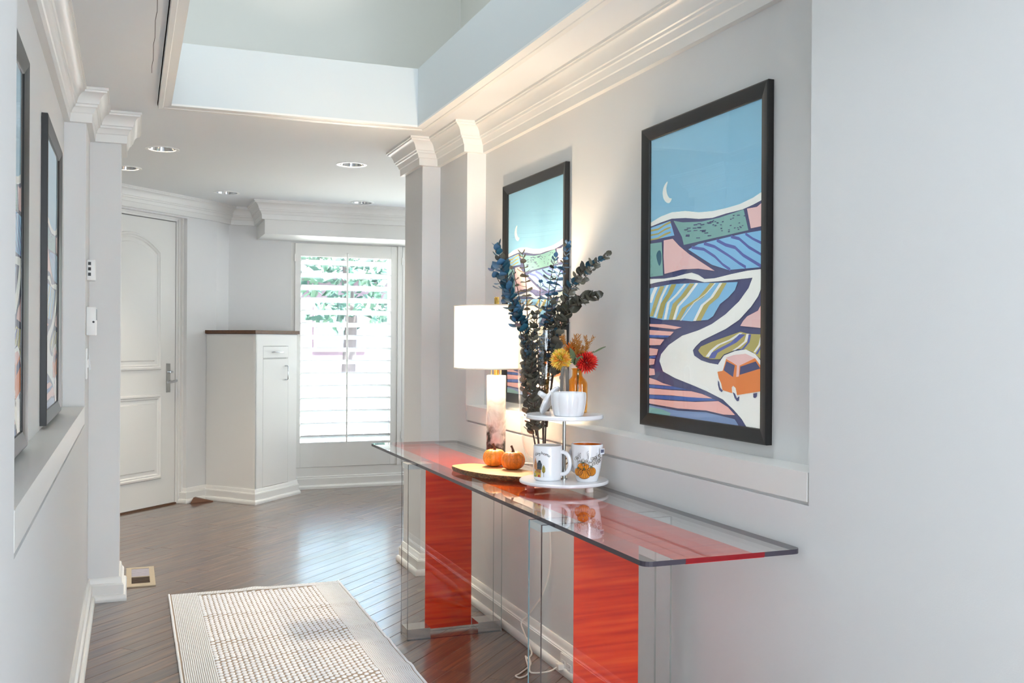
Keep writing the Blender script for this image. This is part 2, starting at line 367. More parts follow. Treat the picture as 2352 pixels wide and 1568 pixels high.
# light well and the room above it
wu = MB(); h = 2.598
wu.box((WX0-.06, WY1, Z), (WX1+.06, WY1+.06, h)); wu.box((WX1, WY0, Z), (WX1+.06, WY1, h)); wu.box((WX0-.06, WY0, Z), (WX0, WY1, h)); wu.box((WX0-.06, WY0-.06, Z), (WX1+.06, WY0, h))
struct('wall_well', wu, mat('well_paint', (206, 212, 213), .7))
UP = mat('upper_paint', (222, 222, 216), .8)
uw = MB(); uw.box((-.9, 6.0, 2.42), (2.1, 6.1, 5.0)); uw.box((1.97, -1.2, 2.42), (2.1, 6.0, 5.0)); uw.box((-.9, -1.2, 2.42), (-.8, 6.0, 5.0)); uw.box((-.9, -1.3, 2.42), (2.1, -1.2, 5.0)); struct('wall_upper', uw, UP)
struct('ceiling_upper', bx((-.9, -1.3, 5.0), (2.1, 6.1, 5.1)), UP)

# crown and base mouldings
CROWN = [(-.01, 2.178), (.024, 2.178), (.026, 2.2145), (.0305, 2.218), (.034, 2.229), (.040, 2.239), (.0455, 2.242), (.0475, 2.251), (.0525, 2.254), (.0545, 2.264), (.0585, 2.276), (.065, 2.287), (.074, 2.295), (.0835, 2.299), (.085, 2.306), (.091, 2.3075), (.091, Z+.002), (-.01, Z+.002)]
def crown(name, path, side):
    m = MB(); m.sweep(path, CROWN, side); struct(name, m, TRIM, smooth=28)
crown('trim_2', [(XR, -2.6), (XR, 1.965), (XRR, 1.965), (XRR, 4.592), (XR, 4.592), (XR, 5.042), (1.447, 5.042), (1.447, 5.388), (3.05, 5.388)], 1)
crown('trim_3', [(XL, -2.6), (XL, 1.86), (XLR, 1.86), (XLR, 4.62), (XL, 4.62), (XL, 5.045), (-.045, 5.045), (-.045, 5.39), (-1.28, 5.39)], -1)
crown('trim_4', [D(-1.70, .06), A_, B_, (.965, 8.255), (.965, 7.76), (3.05, 7.76)], -1)
va = MB(); va.box((.965, 7.76, 2.066), (3.05, 8.255, Z)); struct('trim_5', va, TRIM)
BASE = [(-.01, .112), (.005, .112), (.009, .106), (.0105, .094), (.013, .086), (.018, .0815), (.018, .0785), (.021, .0765), (.021, .032), (.027, .0305), (.0315, .026), (.0345, .018), (.035, .006), (.034, 0), (-.01, 0)]
def base(name, path, side):
    m = MB(); m.sweep(path, BASE, side); struct(name, m, TRIM, smooth=28)
base('baseboard_right', [(XR, -2.6), (XR, 5.042), (1.447, 5.042), (1.447, 5.388), (3.05, 5.388)], 1)
base('baseboard_left', [(XL, -2.6), (XL, 5.045), (-.045, 5.045), (-.045, 5.39), (-1.28, 5.39)], -1)
base('baseboard_door', [D(.60, .0), D(.60, .06), D(.90, .06)], -1)
base('baseboard_door_left', [D(-1.70, .06), D(-.5, .06), D(-.5, 0)], -1)
bw = MB(); bw.sweep([(1.20, 8.255), (3.05, 8.255)], [(-.01, .178), (.004, .178), (.004, .105), (.012, .10), (.012, .088), (.018, .084), (.018, .03), (.027, .029), (.034, .018), (.035, 0), (-.01, 0)], -1); struct('baseboard_window', bw, TRIM)

# ---- entry door with its casing
d1 = MB(); O = (a0.x, a0.y, 0); ex = (e0.x, e0.y, 0); ey = (n0.x, n0.y, 0); ez = (0, 0, 1)
d1.obox(O, ex, ey, ez, (-.38, -.045, .012), (.54, 0, 2.132))
door = struct('door_1', d1, DOORM)
def offs(poly, d):
    n = len(poly); out = []
    for i in range(n):
        p0, p1, p2 = (Vector(poly[(i+k) % n]) for k in (-1, 0, 1)); a = (p1-p0).normalized(); b = (p2-p1).normalized()
        na = Vector((-a.y, a.x)); nb = Vector((-b.y, b.x)); m = (na+nb)/max(.3, 1+na.dot(nb)); out.append(tuple(p1+m*d))
    return out
def panel(poly):
    m = MB(); rings = [(0, 0), (.006, .012), (.018, .015), (.026, .008), (.034, .010), (.042, .002), (.066, .002), (.072, .009), (.085, .010)]
    n = len(poly); vs = []
    for d, h_ in rings: vs += [(p[0], h_, p[1]) for p in offs(poly, d)]
    vs = [tuple(Vector(O)+Vector(ex)*x+Vector(ey)*y+Vector((0, 0, z))) for x, y, z in vs]
    fs = [(i*n+k, i*n+(k+1) % n, (i+1)*n+(k+1) % n, (i+1)*n+k) for i in range(len(rings)-1) for k in range(n)]+[tuple(range((len(rings)-1)*n, len(rings)*n))]
    m.add(vs, fs); return m
arch = [(.39-.60*t, 1.893+.125*(1-(2*t-1)**2)) for t in [k/14 for k in range(15)]]
panel([(-.21, 1.017), (.395, 1.017)]+arch).build('door_panel', DOORM, door, 30)
panel([(-.21, .207), (.40, .207), (.40, .839), (-.21, .839)]).build('door_panel', DOORM, door, 30)
lk = MB(); lk.obox(O, ex, ey, ez, (.452, 0, .846), (.488, .006, 1.063)); esc = lk.build('lock_plate', BRUSHED, door)
lk = MB(); P = lambda s, o, z: tuple(Vector(O)+Vector(ex)*s+Vector(ey)*o+Vector((0, 0, z)))
lk.tube([P(.478, .004, .930), P(.478, .05, .930)], .008, 12); lk.tube([P(.505, .052, .934), P(.478, .054, .931), P(.44, .055, .926), P(.405, .055, .925)], [.010, .011, .010, .0085], 10)
lk.build('lever_handle', CHROME, esc, 40)
lk = MB(); lk.tube([P(.478, .004, 1.0), P(.478, .022, 1.0)], .011, 14); lk.obox(O, ex, ey, ez, (.470, .02, .994), (.496, .026, 1.006)); lk.build('thumb_turn', CHROME, esc, 40)
for zz in (.855, 1.053):
    lk = MB(); lk.tube([P(.470, .005, zz), P(.470, .008, zz)], .004, 8); lk.build('screw', BRUSHED, esc)
lk = MB(); lk.obox(O, ex, ey, ez, (.536, -.02, .92), (.5415, -.002, 1.02)); lk.build('latch_plate', BLACK, door)
cs = MB()
for s0, s1, o0, o1, z1 in ((.546, .562, -.06, .006, 2.150), (.562, .582, -.06, .014, 2.165), (.582, .601, -.06, .03, 2.18)):
    cs.obox(O, ex, ey, ez, (s0, o0, 0), (s1, o1, z1)); cs.obox(O, ex, ey, ez, (-.38-(s1-.54), o0, 0), (-.38-(s0-.54), o1, z1))
    cs.obox(O, ex, ey, ez, (-.40, o0, 2.138+(s0-.546)), (.60, o1, 2.138+(s1-.546)))
cs.obox(O, ex, ey, ez, (-.5, -.06, 0), (.6, -.05, 2.2)); cs.build('door_casing', TRIM, door)
th = MB(); th.obox(O, ex, ey, ez, (-.40, -.05, 0), (.55, .012, .010)); th.build('threshold', mat('threshold_wood', (92, 66, 46), .5), door)

# ---- shuttered window
win = MB(); win.box((1.242, 8.262, .176), (1.274, 8.33, 2.056))
win.box((2.149, 8.235, .176), (2.163, 8.33, 2.056)); win.box((2.166, 8.245, .176), (2.19, 8.33, 2.056))
window_1 = struct('window_1', win, TRIM)
def sash(parent, x0, x1):
    m = MB(); m.box((x0, 8.36, .2), (x0+.045, 8.41, 2.03)); m.box((x1-.06, 8.36, .2), (x1, 8.41, 2.03)); m.box((x0, 8.36, 1.96), (x1, 8.41, 2.05)); m.box((x0, 8.36, .18), (x1, 8.41, .30))
    m.build('window_sash', TRIM, parent); g = bx((x0+.04, 8.383, .29), (x1-.05, 8.388, 1.97)); g.build('glass_pane', GLASS, parent)
sash(window_1, 1.25, 2.16)
win = MB(); win.box((3.05, 8.24, .176), (3.085, 8.33, 2.056)); window_2 = struct('window_2', win, TRIM); sash(window_2, 2.19, 3.08)
LOUVER = mat('louver_paint', (244, 244, 242), .4)
def louver_mesh(L):
    m = MB(); n = 14; vs = []
    for x in (-L/2, L/2):
        for k in range(n):
            t = 2*math.pi*k/n; vs.append((x, .044*math.cos(t), .0055*math.sin(t)))
    m.add(vs, [(k, (k+1) % n, n+(k+1) % n, n+k) for k in range(n)]+[tuple(range(n)), tuple(range(n, 2*n))])
    return m
def shutter(x0, label, hinge=True):
    t = thing('plantation_shutter', label, 'shutter', (x0+.437, 8.262, .178), 'plantation shutters of the foyer window')
    xa, xb, xc, xd = x0, x0+.048, x0+.816, x0+.875
    for a, b_ in ((xa, xb), (xc, xd)): bx((a, 8.245, .180), (b_, 8.277, 2.053), .002).build('stile', TRIM, t)
    m = MB(); m.box((xb, 8.246, 1.946), ((xb+xc)/2-.012, 8.276, 2.053)); m.box(((xb+xc)/2+.012, 8.246, 1.946), (xc, 8.276, 2.053)); m.box(((xb+xc)/2-.012, 8.258, 1.946), ((xb+xc)/2+.012, 8.276, 2.053)); m.box(((xb+xc)/2-.012, 8.246, 1.985), ((xb+xc)/2+.012, 8.26, 2.053)); m.build('top_rail', TRIM, t)
    bx((xb, 8.245, .180), (xc, 8.277, .386), .002).build('bottom_rail', TRIM, t)
    lm = louver_mesh(xc-xb-.004); first = None; tw = Vector(t.location)
    for k in range(15):
        z = .432+k*.1048
        if first is None: o = lm.build('louver', LOUVER, None, 40, loc=(0, 0, 0)); first = o
        else: o = first.copy(); C.objects.link(o)
        o.parent = t; o.location = Vector(((xb+xc)/2, 8.262, z))-tw; o.rotation_euler = (R(-24), 0, 0)
    m = MB(); m.tube([((xb+xc)/2, 8.212, .374), ((xb+xc)/2, 8.212, 1.975)], .0075, 8); rod = m.build('tilt_rod', TRIM, t, 40)
    for k in range(15):
        z = .432+k*.1048+.017; m = MB(); m.tube([((xb+xc)/2, 8.214, z), ((xb+xc)/2, 8.224, z)], .002, 5); m.build('staple', BRUSHED, rod)
    if hinge:
        for z in (.40, 1.90):
            m = MB(); m.tube([(xa-.004, 8.240, z), (xa-.004, 8.240, z+.06)], .005, 8); m.build('hinge', TRIM, t, 40)
    return t
shutter(1.274, 'white louvered shutter panel with tilt rod over the bright foyer window')
shutter(2.192, 'white shutter panel mostly hidden behind the stepped right pillar')
ART=[
((70,74,112),0,[(0,0),(1,0),(1,1),(0,1)]),
((134,186,212),0,[(0,1),(0.003,0.694),(0.107,0.706),(0.218,0.711),(0.349,0.707),(0.475,0.692),(0.596,0.684),(0.709,0.687),(0.819,0.69),(0.923,0.701),(0.999,0.712),(1,1)]),
((238,238,230),1,[(0.175,0.831),(0.142,0.82),(0.126,0.799),(0.134,0.775),(0.164,0.758),(0.194,0.754),(0.217,0.766),(0.193,0.771),(0.171,0.786),(0.161,0.809)]),
((238,238,230),0,[(0,0.698),(0.107,0.712),(0.217,0.718),(0.349,0.712),(0.475,0.697),(0.596,0.691),(0.709,0.691),(0.819,0.694),(0.923,0.705),(1,0.719),(1,0.694),(0.924,0.684),(0.84,0.676),(0.709,0.674),(0.596,0.669),(0.476,0.675),(0.351,0.688),(0.218,0.696),(0.108,0.691),(0,0.684)]),
((128,184,220),0,[(0,0.679),(0.204,0.689),(0.245,0.635),(0,0.633)]),
((176,164,96),0,[(0,0.672),(0.08,0.672),(0.15,0.683),(0.204,0.688),(0.21,0.681),(0.15,0.676),(0.08,0.665),(0,0.665)]),
((176,164,96),0,[(0,0.655),(0.08,0.655),(0.15,0.666),(0.206,0.669),(0.21,0.664),(0.15,0.659),(0.08,0.649),(0,0.649)]),
((176,164,96),0,[(0,0.638),(0.08,0.639),(0.15,0.649),(0.206,0.652),(0.21,0.646),(0.15,0.641),(0.08,0.633),(0,0.633)]),
((122,168,162),0,[(0.237,0.687),(0.324,0.675),(0.5,0.664),(0.653,0.665),(0.851,0.675),(0.889,0.608),(0.338,0.596),(0.319,0.625)]),
((70,74,112),0,[(0.464,0.661),(0.497,0.659),(0.497,0.655),(0.464,0.658)]),
((70,74,112),0,[(0.548,0.658),(0.582,0.656),(0.582,0.653),(0.548,0.654)]),
((70,74,112),0,[(0.37,0.642),(0.406,0.641),(0.406,0.638),(0.37,0.639)]),
((70,74,112),0,[(0.818,0.625),(0.83,0.625),(0.83,0.622),(0.818,0.622)]),
((70,74,112),0,[(0.744,0.654),(0.757,0.654),(0.757,0.651),(0.744,0.651)]),
((70,74,112),0,[(0.631,0.651),(0.645,0.651),(0.645,0.648),(0.631,0.648)]),
((70,74,112),0,[(0.429,0.66),(0.464,0.659),(0.464,0.655),(0.429,0.656)]),
((70,74,112),0,[(0.453,0.614),(0.488,0.612),(0.488,0.609),(0.453,0.611)]),
((70,74,112),0,[(0.776,0.624),(0.789,0.624),(0.789,0.621),(0.776,0.621)]),
((70,74,112),0,[(0.762,0.656),(0.775,0.656),(0.775,0.653),(0.762,0.653)]),
((70,74,112),0,[(0.504,0.632),(0.537,0.63),(0.537,0.627),(0.504,0.628)]),
((70,74,112),0,[(0.728,0.621),(0.743,0.621),(0.743,0.618),(0.728,0.619)]),
((70,74,112),0,[(0.8,0.662),(0.813,0.662),(0.813,0.659),(0.8,0.659)]),
((70,74,112),0,[(0.666,0.631),(0.68,0.63),(0.68,0.627),(0.666,0.627)]),
((70,74,112),0,[(0.615,0.656),(0.629,0.656),(0.629,0.653),(0.615,0.653)]),
((70,74,112),0,[(0.599,0.661),(0.612,0.661),(0.612,0.658),(0.599,0.658)]),
((70,74,112),0,[(0.825,0.622),(0.838,0.622),(0.838,0.619),(0.825,0.619)]),
((70,74,112),0,[(0.636,0.65),(0.65,0.65),(0.65,0.647),(0.636,0.647)]),
((70,74,112),0,[(0.813,0.637),(0.825,0.637),(0.825,0.634),(0.813,0.634)]),
((70,74,112),0,[(0.802,0.623),(0.814,0.622),(0.814,0.62),(0.802,0.62)]),
((70,74,112),0,[(0.617,0.644),(0.631,0.644),(0.631,0.64),(0.617,0.64)]),
((70,74,112),0,[(0.663,0.642),(0.676,0.642),(0.676,0.639),(0.663,0.64)]),
((70,74,112),0,[(0.422,0.649),(0.457,0.647),(0.457,0.644),(0.422,0.646)]),
((70,74,112),0,[(0.767,0.664),(0.781,0.664),(0.781,0.661),(0.767,0.661)]),
((70,74,112),0,[(0.359,0.63),(0.395,0.628),(0.395,0.625),(0.359,0.626)]),
((70,74,112),0,[(0.488,0.636),(0.521,0.635),(0.523,0.632),(0.488,0.633)]),
((70,74,112),0,[(0.598,0.647),(0.612,0.647),(0.612,0.644),(0.598,0.644)]),
((70,74,112),0,[(0.854,0.656),(0.867,0.656),(0.867,0.653),(0.854,0.653)]),
((70,74,112),0,[(0.558,0.655),(0.591,0.653),(0.591,0.651),(0.558,0.652)]),
((70,74,112),0,[(0.679,0.651),(0.693,0.651),(0.693,0.648),(0.679,0.648)]),
((70,74,112),0,[(0.527,0.625),(0.561,0.624),(0.563,0.621),(0.529,0.622)]),
((70,74,112),0,[(0.51,0.635),(0.543,0.634),(0.543,0.631),(0.51,0.632)]),
((70,74,112),0,[(0.811,0.661),(0.824,0.661),(0.824,0.658),(0.811,0.659)]),
((70,74,112),0,[(0.367,0.653),(0.403,0.651),(0.403,0.648),(0.368,0.65)]),
((70,74,112),0,[(0.744,0.634),(0.759,0.634),(0.759,0.631),(0.744,0.631)]),
((70,74,112),0,[(0.464,0.648),(0.499,0.646),(0.499,0.642),(0.464,0.645)]),
((70,74,112),0,[(0.432,0.64),(0.467,0.638),(0.467,0.636),(0.432,0.637)]),
((70,74,112),0,[(0.357,0.626),(0.394,0.624),(0.394,0.621),(0.357,0.623)]),
((70,74,112),0,[(0.808,0.617),(0.821,0.617),(0.821,0.614),(0.808,0.614)]),
((70,74,112),0,[(0.73,0.616),(0.744,0.616),(0.744,0.612),(0.73,0.612)]),
((70,74,112),0,[(0.343,0.649),(0.379,0.648),(0.379,0.645),(0.343,0.646)]),
((70,74,112),0,[(0.84,0.626),(0.853,0.626),(0.853,0.624),(0.84,0.624)]),
((70,74,112),0,[(0.558,0.614),(0.59,0.613),(0.59,0.61),(0.558,0.611)]),
((70,74,112),0,[(0.674,0.622),(0.687,0.622),(0.687,0.619),(0.674,0.62)]),
((70,74,112),0,[(0.494,0.655),(0.529,0.654),(0.529,0.651),(0.494,0.652)]),
((70,74,112),0,[(0.574,0.659),(0.607,0.658),(0.607,0.654),(0.574,0.655)]),
((232,190,186),0,[(0.88,0.675),(0.955,0.674),(1,0.686),(1,0.613),(0.91,0.612)]),
((122,168,162),0,[(0,0.621),(0.123,0.619),(0.139,0.499),(0,0.499)]),
((40,92,112),1,[(0.088,0.59),(0.113,0.586),(0.121,0.557),(0.102,0.535),(0.081,0.55),(0.067,0.575)]),
((232,190,186),0,[(0.143,0.624),(0.233,0.624),(0.3,0.594),(0.39,0.562),(0.502,0.529),(0.622,0.494),(0.478,0.508),(0.327,0.512),(0.153,0.504),(0.142,0.566)]),
((128,184,220),0,[(0.384,0.578),(0.476,0.59),(0.62,0.594),(0.853,0.6),(1,0.6),(1,0.489),(0.735,0.492),(0.598,0.515),(0.478,0.55)]),
((88,98,165),0,[(0.416,0.588),(0.526,0.575),(0.622,0.546),(0.69,0.516),(0.752,0.497),(0.752,0.487),(0.69,0.507),(0.622,0.536),(0.526,0.565),(0.416,0.578)]),
((88,98,165),0,[(0.526,0.595),(0.62,0.578),(0.735,0.543),(0.822,0.514),(0.875,0.499),(0.875,0.489),(0.822,0.505),(0.735,0.534),(0.62,0.568),(0.526,0.584)]),
((88,98,165),0,[(0.637,0.599),(0.711,0.579),(0.789,0.566),(0.853,0.538),(0.988,0.498),(0.988,0.487),(0.854,0.527),(0.789,0.555),(0.712,0.568),(0.637,0.588)]),
((88,98,165),0,[(0.755,0.602),(0.821,0.591),(0.896,0.56),(1,0.528),(1,0.52),(0.896,0.55),(0.821,0.581),(0.755,0.592)]),
((88,98,165),0,[(0.869,0.603),(0.926,0.583),(1,0.564),(1,0.555),(0.926,0.575),(0.869,0.594)]),
((238,238,230),0,[(0,0.492),(0.153,0.487),(0.261,0.489),(0.354,0.495),(0.418,0.497),(0.48,0.487),(0.534,0.471),(0.622,0.47),(0.768,0.478),(0.886,0.483),(1,0.483),(1,0.441),(0.998,0.433),(0.969,0.402),(0.918,0.372),(0.825,0.332),(0.716,0.304),(0.602,0.283),(0.507,0.265),(0.459,0.247),(0.433,0.234),(0.446,0.216),(0.508,0.201),(0.58,0.193),(0.661,0.189),(0.717,0.202),(1,0.206),(1,0),(0.888,0),(0.851,0.023),(0.786,0.049),(0.698,0.078),(0.558,0.1),(0.424,0.117),(0.268,0.135),(0.145,0.156),(0.107,0.193),(0.123,0.217),(0.199,0.25),(0.331,0.283),(0.483,0.301),(0.601,0.321),(0.716,0.351),(0.824,0.39),(0.897,0.429),(0.927,0.46),(0.802,0.459),(0.645,0.459),(0.534,0.46),(0.454,0.471),(0.354,0.48),(0.222,0.48),(0.083,0.477),(0,0.473)]),
((128,184,220),0,[(0,0.457),(0.222,0.465),(0.454,0.461),(0.703,0.453),(0.813,0.451),(0.79,0.426),(0.736,0.404),(0.669,0.385),(0.612,0.347),(0.566,0.335),(0.419,0.332),(0.265,0.339),(0.142,0.34),(0,0.352)]),
((238,238,230),0,[(0.053,0.46),(0.016,0.433),(0,0.405),(0.022,0.404),(0.051,0.432),(0.086,0.459)]),
((176,164,96),0,[(0.11,0.461),(0.062,0.423),(0,0.354),(0.037,0.354),(0.107,0.422),(0.155,0.46)]),
((238,238,230),0,[(0.177,0.463),(0.115,0.422),(0.046,0.351),(0.069,0.351),(0.137,0.421),(0.199,0.463)]),
((176,164,96),0,[(0.225,0.464),(0.185,0.433),(0.116,0.398),(0.081,0.346),(0.132,0.345),(0.166,0.397),(0.233,0.432),(0.273,0.463)]),
((238,238,230),0,[(0.349,0.461),(0.265,0.427),(0.183,0.401),(0.15,0.342),(0.175,0.342),(0.209,0.4),(0.288,0.426),(0.371,0.46)]),
((176,164,96),0,[(0.402,0.461),(0.319,0.421),(0.239,0.395),(0.199,0.34),(0.249,0.339),(0.287,0.394),(0.365,0.419),(0.446,0.459)]),
((238,238,230),0,[(0.456,0.46),(0.368,0.419),(0.279,0.385),(0.239,0.339),(0.263,0.339),(0.301,0.384),(0.392,0.418),(0.478,0.459)]),
((176,164,96),0,[(0.583,0.456),(0.483,0.412),(0.331,0.379),(0.268,0.338),(0.314,0.338),(0.378,0.379),(0.526,0.411),(0.626,0.454)]),
((238,238,230),0,[(0.623,0.454),(0.548,0.423),(0.438,0.395),(0.312,0.335),(0.322,0.335),(0.448,0.395),(0.558,0.423),(0.633,0.454)]),
((176,164,96),0,[(0.68,0.453),(0.612,0.409),(0.529,0.384),(0.457,0.334),(0.505,0.333),(0.577,0.383),(0.658,0.407),(0.725,0.451)]),
((238,238,230),0,[(0.666,0.453),(0.588,0.409),(0.505,0.385),(0.435,0.333),(0.459,0.333),(0.529,0.384),(0.612,0.409),(0.688,0.452)]),
((232,190,186),0,[(1,0.382),(0.969,0.358),(0.888,0.342),(0.857,0.328),(0.835,0.313),(1,0.305)]),
((176,164,96),0,[(0.483,0.234),(0.507,0.247),(0.602,0.263),(0.749,0.283),(0.837,0.295),(0.899,0.288),(1,0.286),(1,0.208),(0.931,0.232),(0.88,0.24),(0.816,0.241),(0.762,0.232),(0.706,0.223),(0.673,0.207),(0.591,0.206),(0.532,0.213),(0.496,0.226)]),
((238,238,230),0,[(0.829,0.291),(0.747,0.27),(0.647,0.253),(0.59,0.235),(0.548,0.213),(0.577,0.213),(0.617,0.235),(0.674,0.253),(0.775,0.27),(0.854,0.291)]),
((88,98,165),0,[(0.829,0.287),(0.759,0.261),(0.658,0.24),(0.601,0.227),(0.577,0.208),(0.629,0.209),(0.652,0.227),(0.708,0.24),(0.806,0.261),(0.875,0.286)]),
((238,238,230),0,[(0.884,0.288),(0.869,0.265),(0.816,0.247),(0.773,0.236),(0.794,0.236),(0.835,0.247),(0.888,0.265),(0.904,0.288)]),
((88,98,165),0,[(0.9,0.286),(0.891,0.262),(0.848,0.241),(0.816,0.236),(0.837,0.236),(0.867,0.242),(0.908,0.262),(0.92,0.286)]),
((238,238,230),0,[(0.993,0.286),(0.974,0.254),(0.939,0.232),(0.953,0.232),(0.988,0.254),(1,0.286)]),
((88,98,165),0,[(1,0.285),(0.988,0.25),(0.953,0.226),(0.969,0.226),(1,0.25),(1,0.285)]),
((238,238,230),0,[(0.639,0.166),(0.661,0.192),(0.706,0.219),(0.794,0.234),(0.88,0.24),(0.951,0.226),(1,0.203),(1,0.175),(0.719,0.156),(0.65,0.156)]),
((226,130,62),0,[(0.652,0.166),(0.696,0.17),(0.724,0.209),(0.816,0.189),(0.951,0.214),(1,0.187),(1,0.115),(0.813,0.096),(0.802,0.118),(0.782,0.125),(0.771,0.119),(0.775,0.101),(0.696,0.108),(0.684,0.129),(0.663,0.146)]),
((232,190,186),0,[(0.717,0.212),(0.784,0.222),(0.88,0.227),(0.951,0.214),(0.832,0.189),(0.827,0.155),(0.806,0.153),(0.811,0.189)]),
((70,74,112),0,[(0.727,0.201),(0.795,0.189),(0.781,0.152),(0.704,0.172)]),
((70,74,112),0,[(0.838,0.186),(0.956,0.204),(0.99,0.183),(0.833,0.16)]),
((70,74,112),0,[(0.657,0.139),(0.668,0.133),(0.676,0.116),(0.7,0.106),(0.688,0.101),(0.669,0.107),(0.657,0.124)]),
((70,74,112),0,[(0.779,0.105),(0.797,0.101),(0.813,0.087),(0.833,0.094),(0.829,0.079),(0.813,0.077),(0.794,0.087)]),
((70,74,112),0,[(0.939,0.106),(0.969,0.109),(0.966,0.097),(0.951,0.092),(0.939,0.094)]),
((236,178,168),0,[(0,0.327),(0.156,0.324),(0.33,0.312),(0.265,0.306),(0.129,0.312),(0,0.318)]),
((236,178,168),0,[(0,0.305),(0.252,0.297),(0.218,0.284),(0,0.287)]),
((236,178,168),0,[(0,0.275),(0.158,0.27),(0.116,0.25),(0.002,0.249)]),
((236,178,168),0,[(0.002,0.239),(0.096,0.235),(0.081,0.214),(0.002,0.211)]),
((236,178,168),0,[(0.002,0.2),(0.062,0.199),(0.054,0.18),(0.002,0.176)]),
((236,178,168),0,[(0.003,0.165),(0.057,0.163),(0.064,0.142),(0.003,0.138)]),
((236,178,168),0,[(0.003,0.13),(0.083,0.123),(0.147,0.114),(0.242,0.107),(0.003,0.107)]),
((236,178,168),0,[(0.003,0.092),(0.229,0.092),(0.424,0.095),(0.523,0.089),(0.612,0.078),(0.424,0.074),(0.229,0.074),(0.005,0.069)]),
((236,178,168),0,[(0.005,0.053),(0.229,0.055),(0.462,0.06),(0.663,0.071),(0.743,0.055),(0.8,0.033),(0.709,0.03),(0.559,0.036),(0.296,0.031),(0.005,0.036)]),
((58,96,165),0,[(0,0.287),(0.218,0.284),(0.191,0.277),(0,0.277)]),
((58,96,165),0,[(0.002,0.208),(0.073,0.211),(0.067,0.203),(0.002,0.201)]),
((58,96,165),0,[(0.003,0.104),(0.242,0.106),(0.398,0.099),(0.228,0.095),(0.003,0.094)]),
((58,96,165),0,[(0.005,0.067),(0.229,0.072),(0.606,0.077),(0.652,0.073),(0.424,0.061),(0.229,0.058),(0.005,0.055)]),
((118,140,178),0,[(0.005,0.03),(0.296,0.023),(0.559,0.03),(0.709,0.024),(0.798,0.02),(0.83,0.001),(0.607,0.002),(0.002,0)]),
((122,168,162),0,[(0.005,0.024),(0.134,0.021),(0.229,0.011),(0.217,0),(0.002,0)])]
STEMS=[('A',[(1.448,3.417,0.825),(1.404,3.402,1.123),(1.365,3.396,1.291),(1.317,3.372,1.398),(1.269,3.348,1.508),(1.241,3.338,1.592)]),('B',[(1.439,3.431,0.89),(1.4,3.426,1.122),(1.36,3.409,1.291),(1.298,3.39,1.415),(1.242,3.391,1.513)]),('C',[(1.452,3.437,0.956),(1.399,3.458,1.292),(1.372,3.479,1.47),(1.348,3.5,1.554)]),('D',[(1.443,3.408,0.925),(1.398,3.416,1.292),(1.384,3.41,1.467),(1.366,3.407,1.58)]),('E',[(1.449,3.395,0.926),(1.415,3.377,1.292),(1.42,3.364,1.384),(1.419,3.354,1.471)]),('F',[(1.47,3.419,0.857),(1.485,3.414,1.293),(1.499,3.387,1.469),(1.522,3.367,1.55),(1.53,3.354,1.615)]),('G',[(1.456,3.403,0.859),(1.455,3.383,1.292),(1.458,3.36,1.45),(1.475,3.343,1.566)]),('H',[(1.474,3.418,0.924),(1.506,3.384,1.293),(1.512,3.317,1.417),(1.527,3.247,1.491),(1.552,3.173,1.528),(1.57,3.102,1.554)]),('I',[(1.472,3.408,0.924),(1.504,3.364,1.292),(1.515,3.295,1.376),(1.538,3.232,1.404),(1.565,3.179,1.415)]),('J',[(1.474,3.429,0.923),(1.507,3.427,1.293),(1.533,3.374,1.419),(1.557,3.311,1.466),(1.575,3.229,1.513)]),('K',[(1.433,3.391,0.845),(1.4,3.383,1.124),(1.398,3.372,1.238),(1.407,3.38,1.344)]),('L',[(1.464,3.422,0.841),(1.459,3.424,1.139),(1.469,3.398,1.271),(1.479,3.373,1.402)]),('M',[(1.443,3.44,0.831),(1.405,3.456,1.055),(1.39,3.429,1.188),(1.384,3.41,1.267)])]
# ---- recessed downlights
def downlight(x, y, on, label):
    t = thing('recessed_downlight', label, 'ceiling light', (x, y, Z), 'recessed downlights of the foyer ceiling')
    m = MB(); m.lathe([(.074, 0), (.074, -.003), (.080, -.0045), (.092, -.003), (.0925, 0), (.080, .001)], (x, y, Z), 40, close=True); m.build('trim_ring', WHITE_P, t, 40)
    m = MB(); m.lathe([(.0745, 0), (.068, .03), (.055, .06), (.040, .072), (.0405, .0725), (.056, .0605), (.069, .0305), (.0755, 0)], (x, y, Z), 40, close=True); m.build('reflector', CHROME, t, 50)
    m = MB(); m.lathe([(.0, .030), (.012, .031), (.026, .040), (.032, .055), (.030, .068), (.04, .0715)], (x, y, Z), 24); m.build('bulb', BULB if on else BULB_OFF, t, 60)
    m = MB(); m.lathe([(.078, .001), (.078, .085), (0, .085), (0, .0852), (.080, .0852), (.080, .001)], (x, y, Z), 24, close=True); m.build('housing', WHITE_P, t)
    if on: light('downlight_lamp', 'SPOT', (x, y, Z-.012), 36, (1, .88, .72), to=(x, y, 0), spot_size=R(105), spot_blend=.8, shadow_soft_size=.05).parent = None
BULB = mat('lit_bulb', (255, 240, 215), .4, emit=(255, 232, 196), estr=25); BULB_OFF = mat('unlit_bulb', (225, 225, 225), .3)
downlight(*DL[0], True, 'lit recessed downlight glowing warm, nearest the left pillar')
downlight(*DL[1], True, 'lit recessed downlight with pale rim, nearest the right pillar crown')
downlight(*DL[2], False, 'unlit chrome downlight in front of the stepped crown corner by the door')
downlight(*DL[3], False, 'unlit chrome downlight just in front of the window valance crown')
downlight(*DL[4], True, 'recessed downlight half hidden behind the left pillar crown')

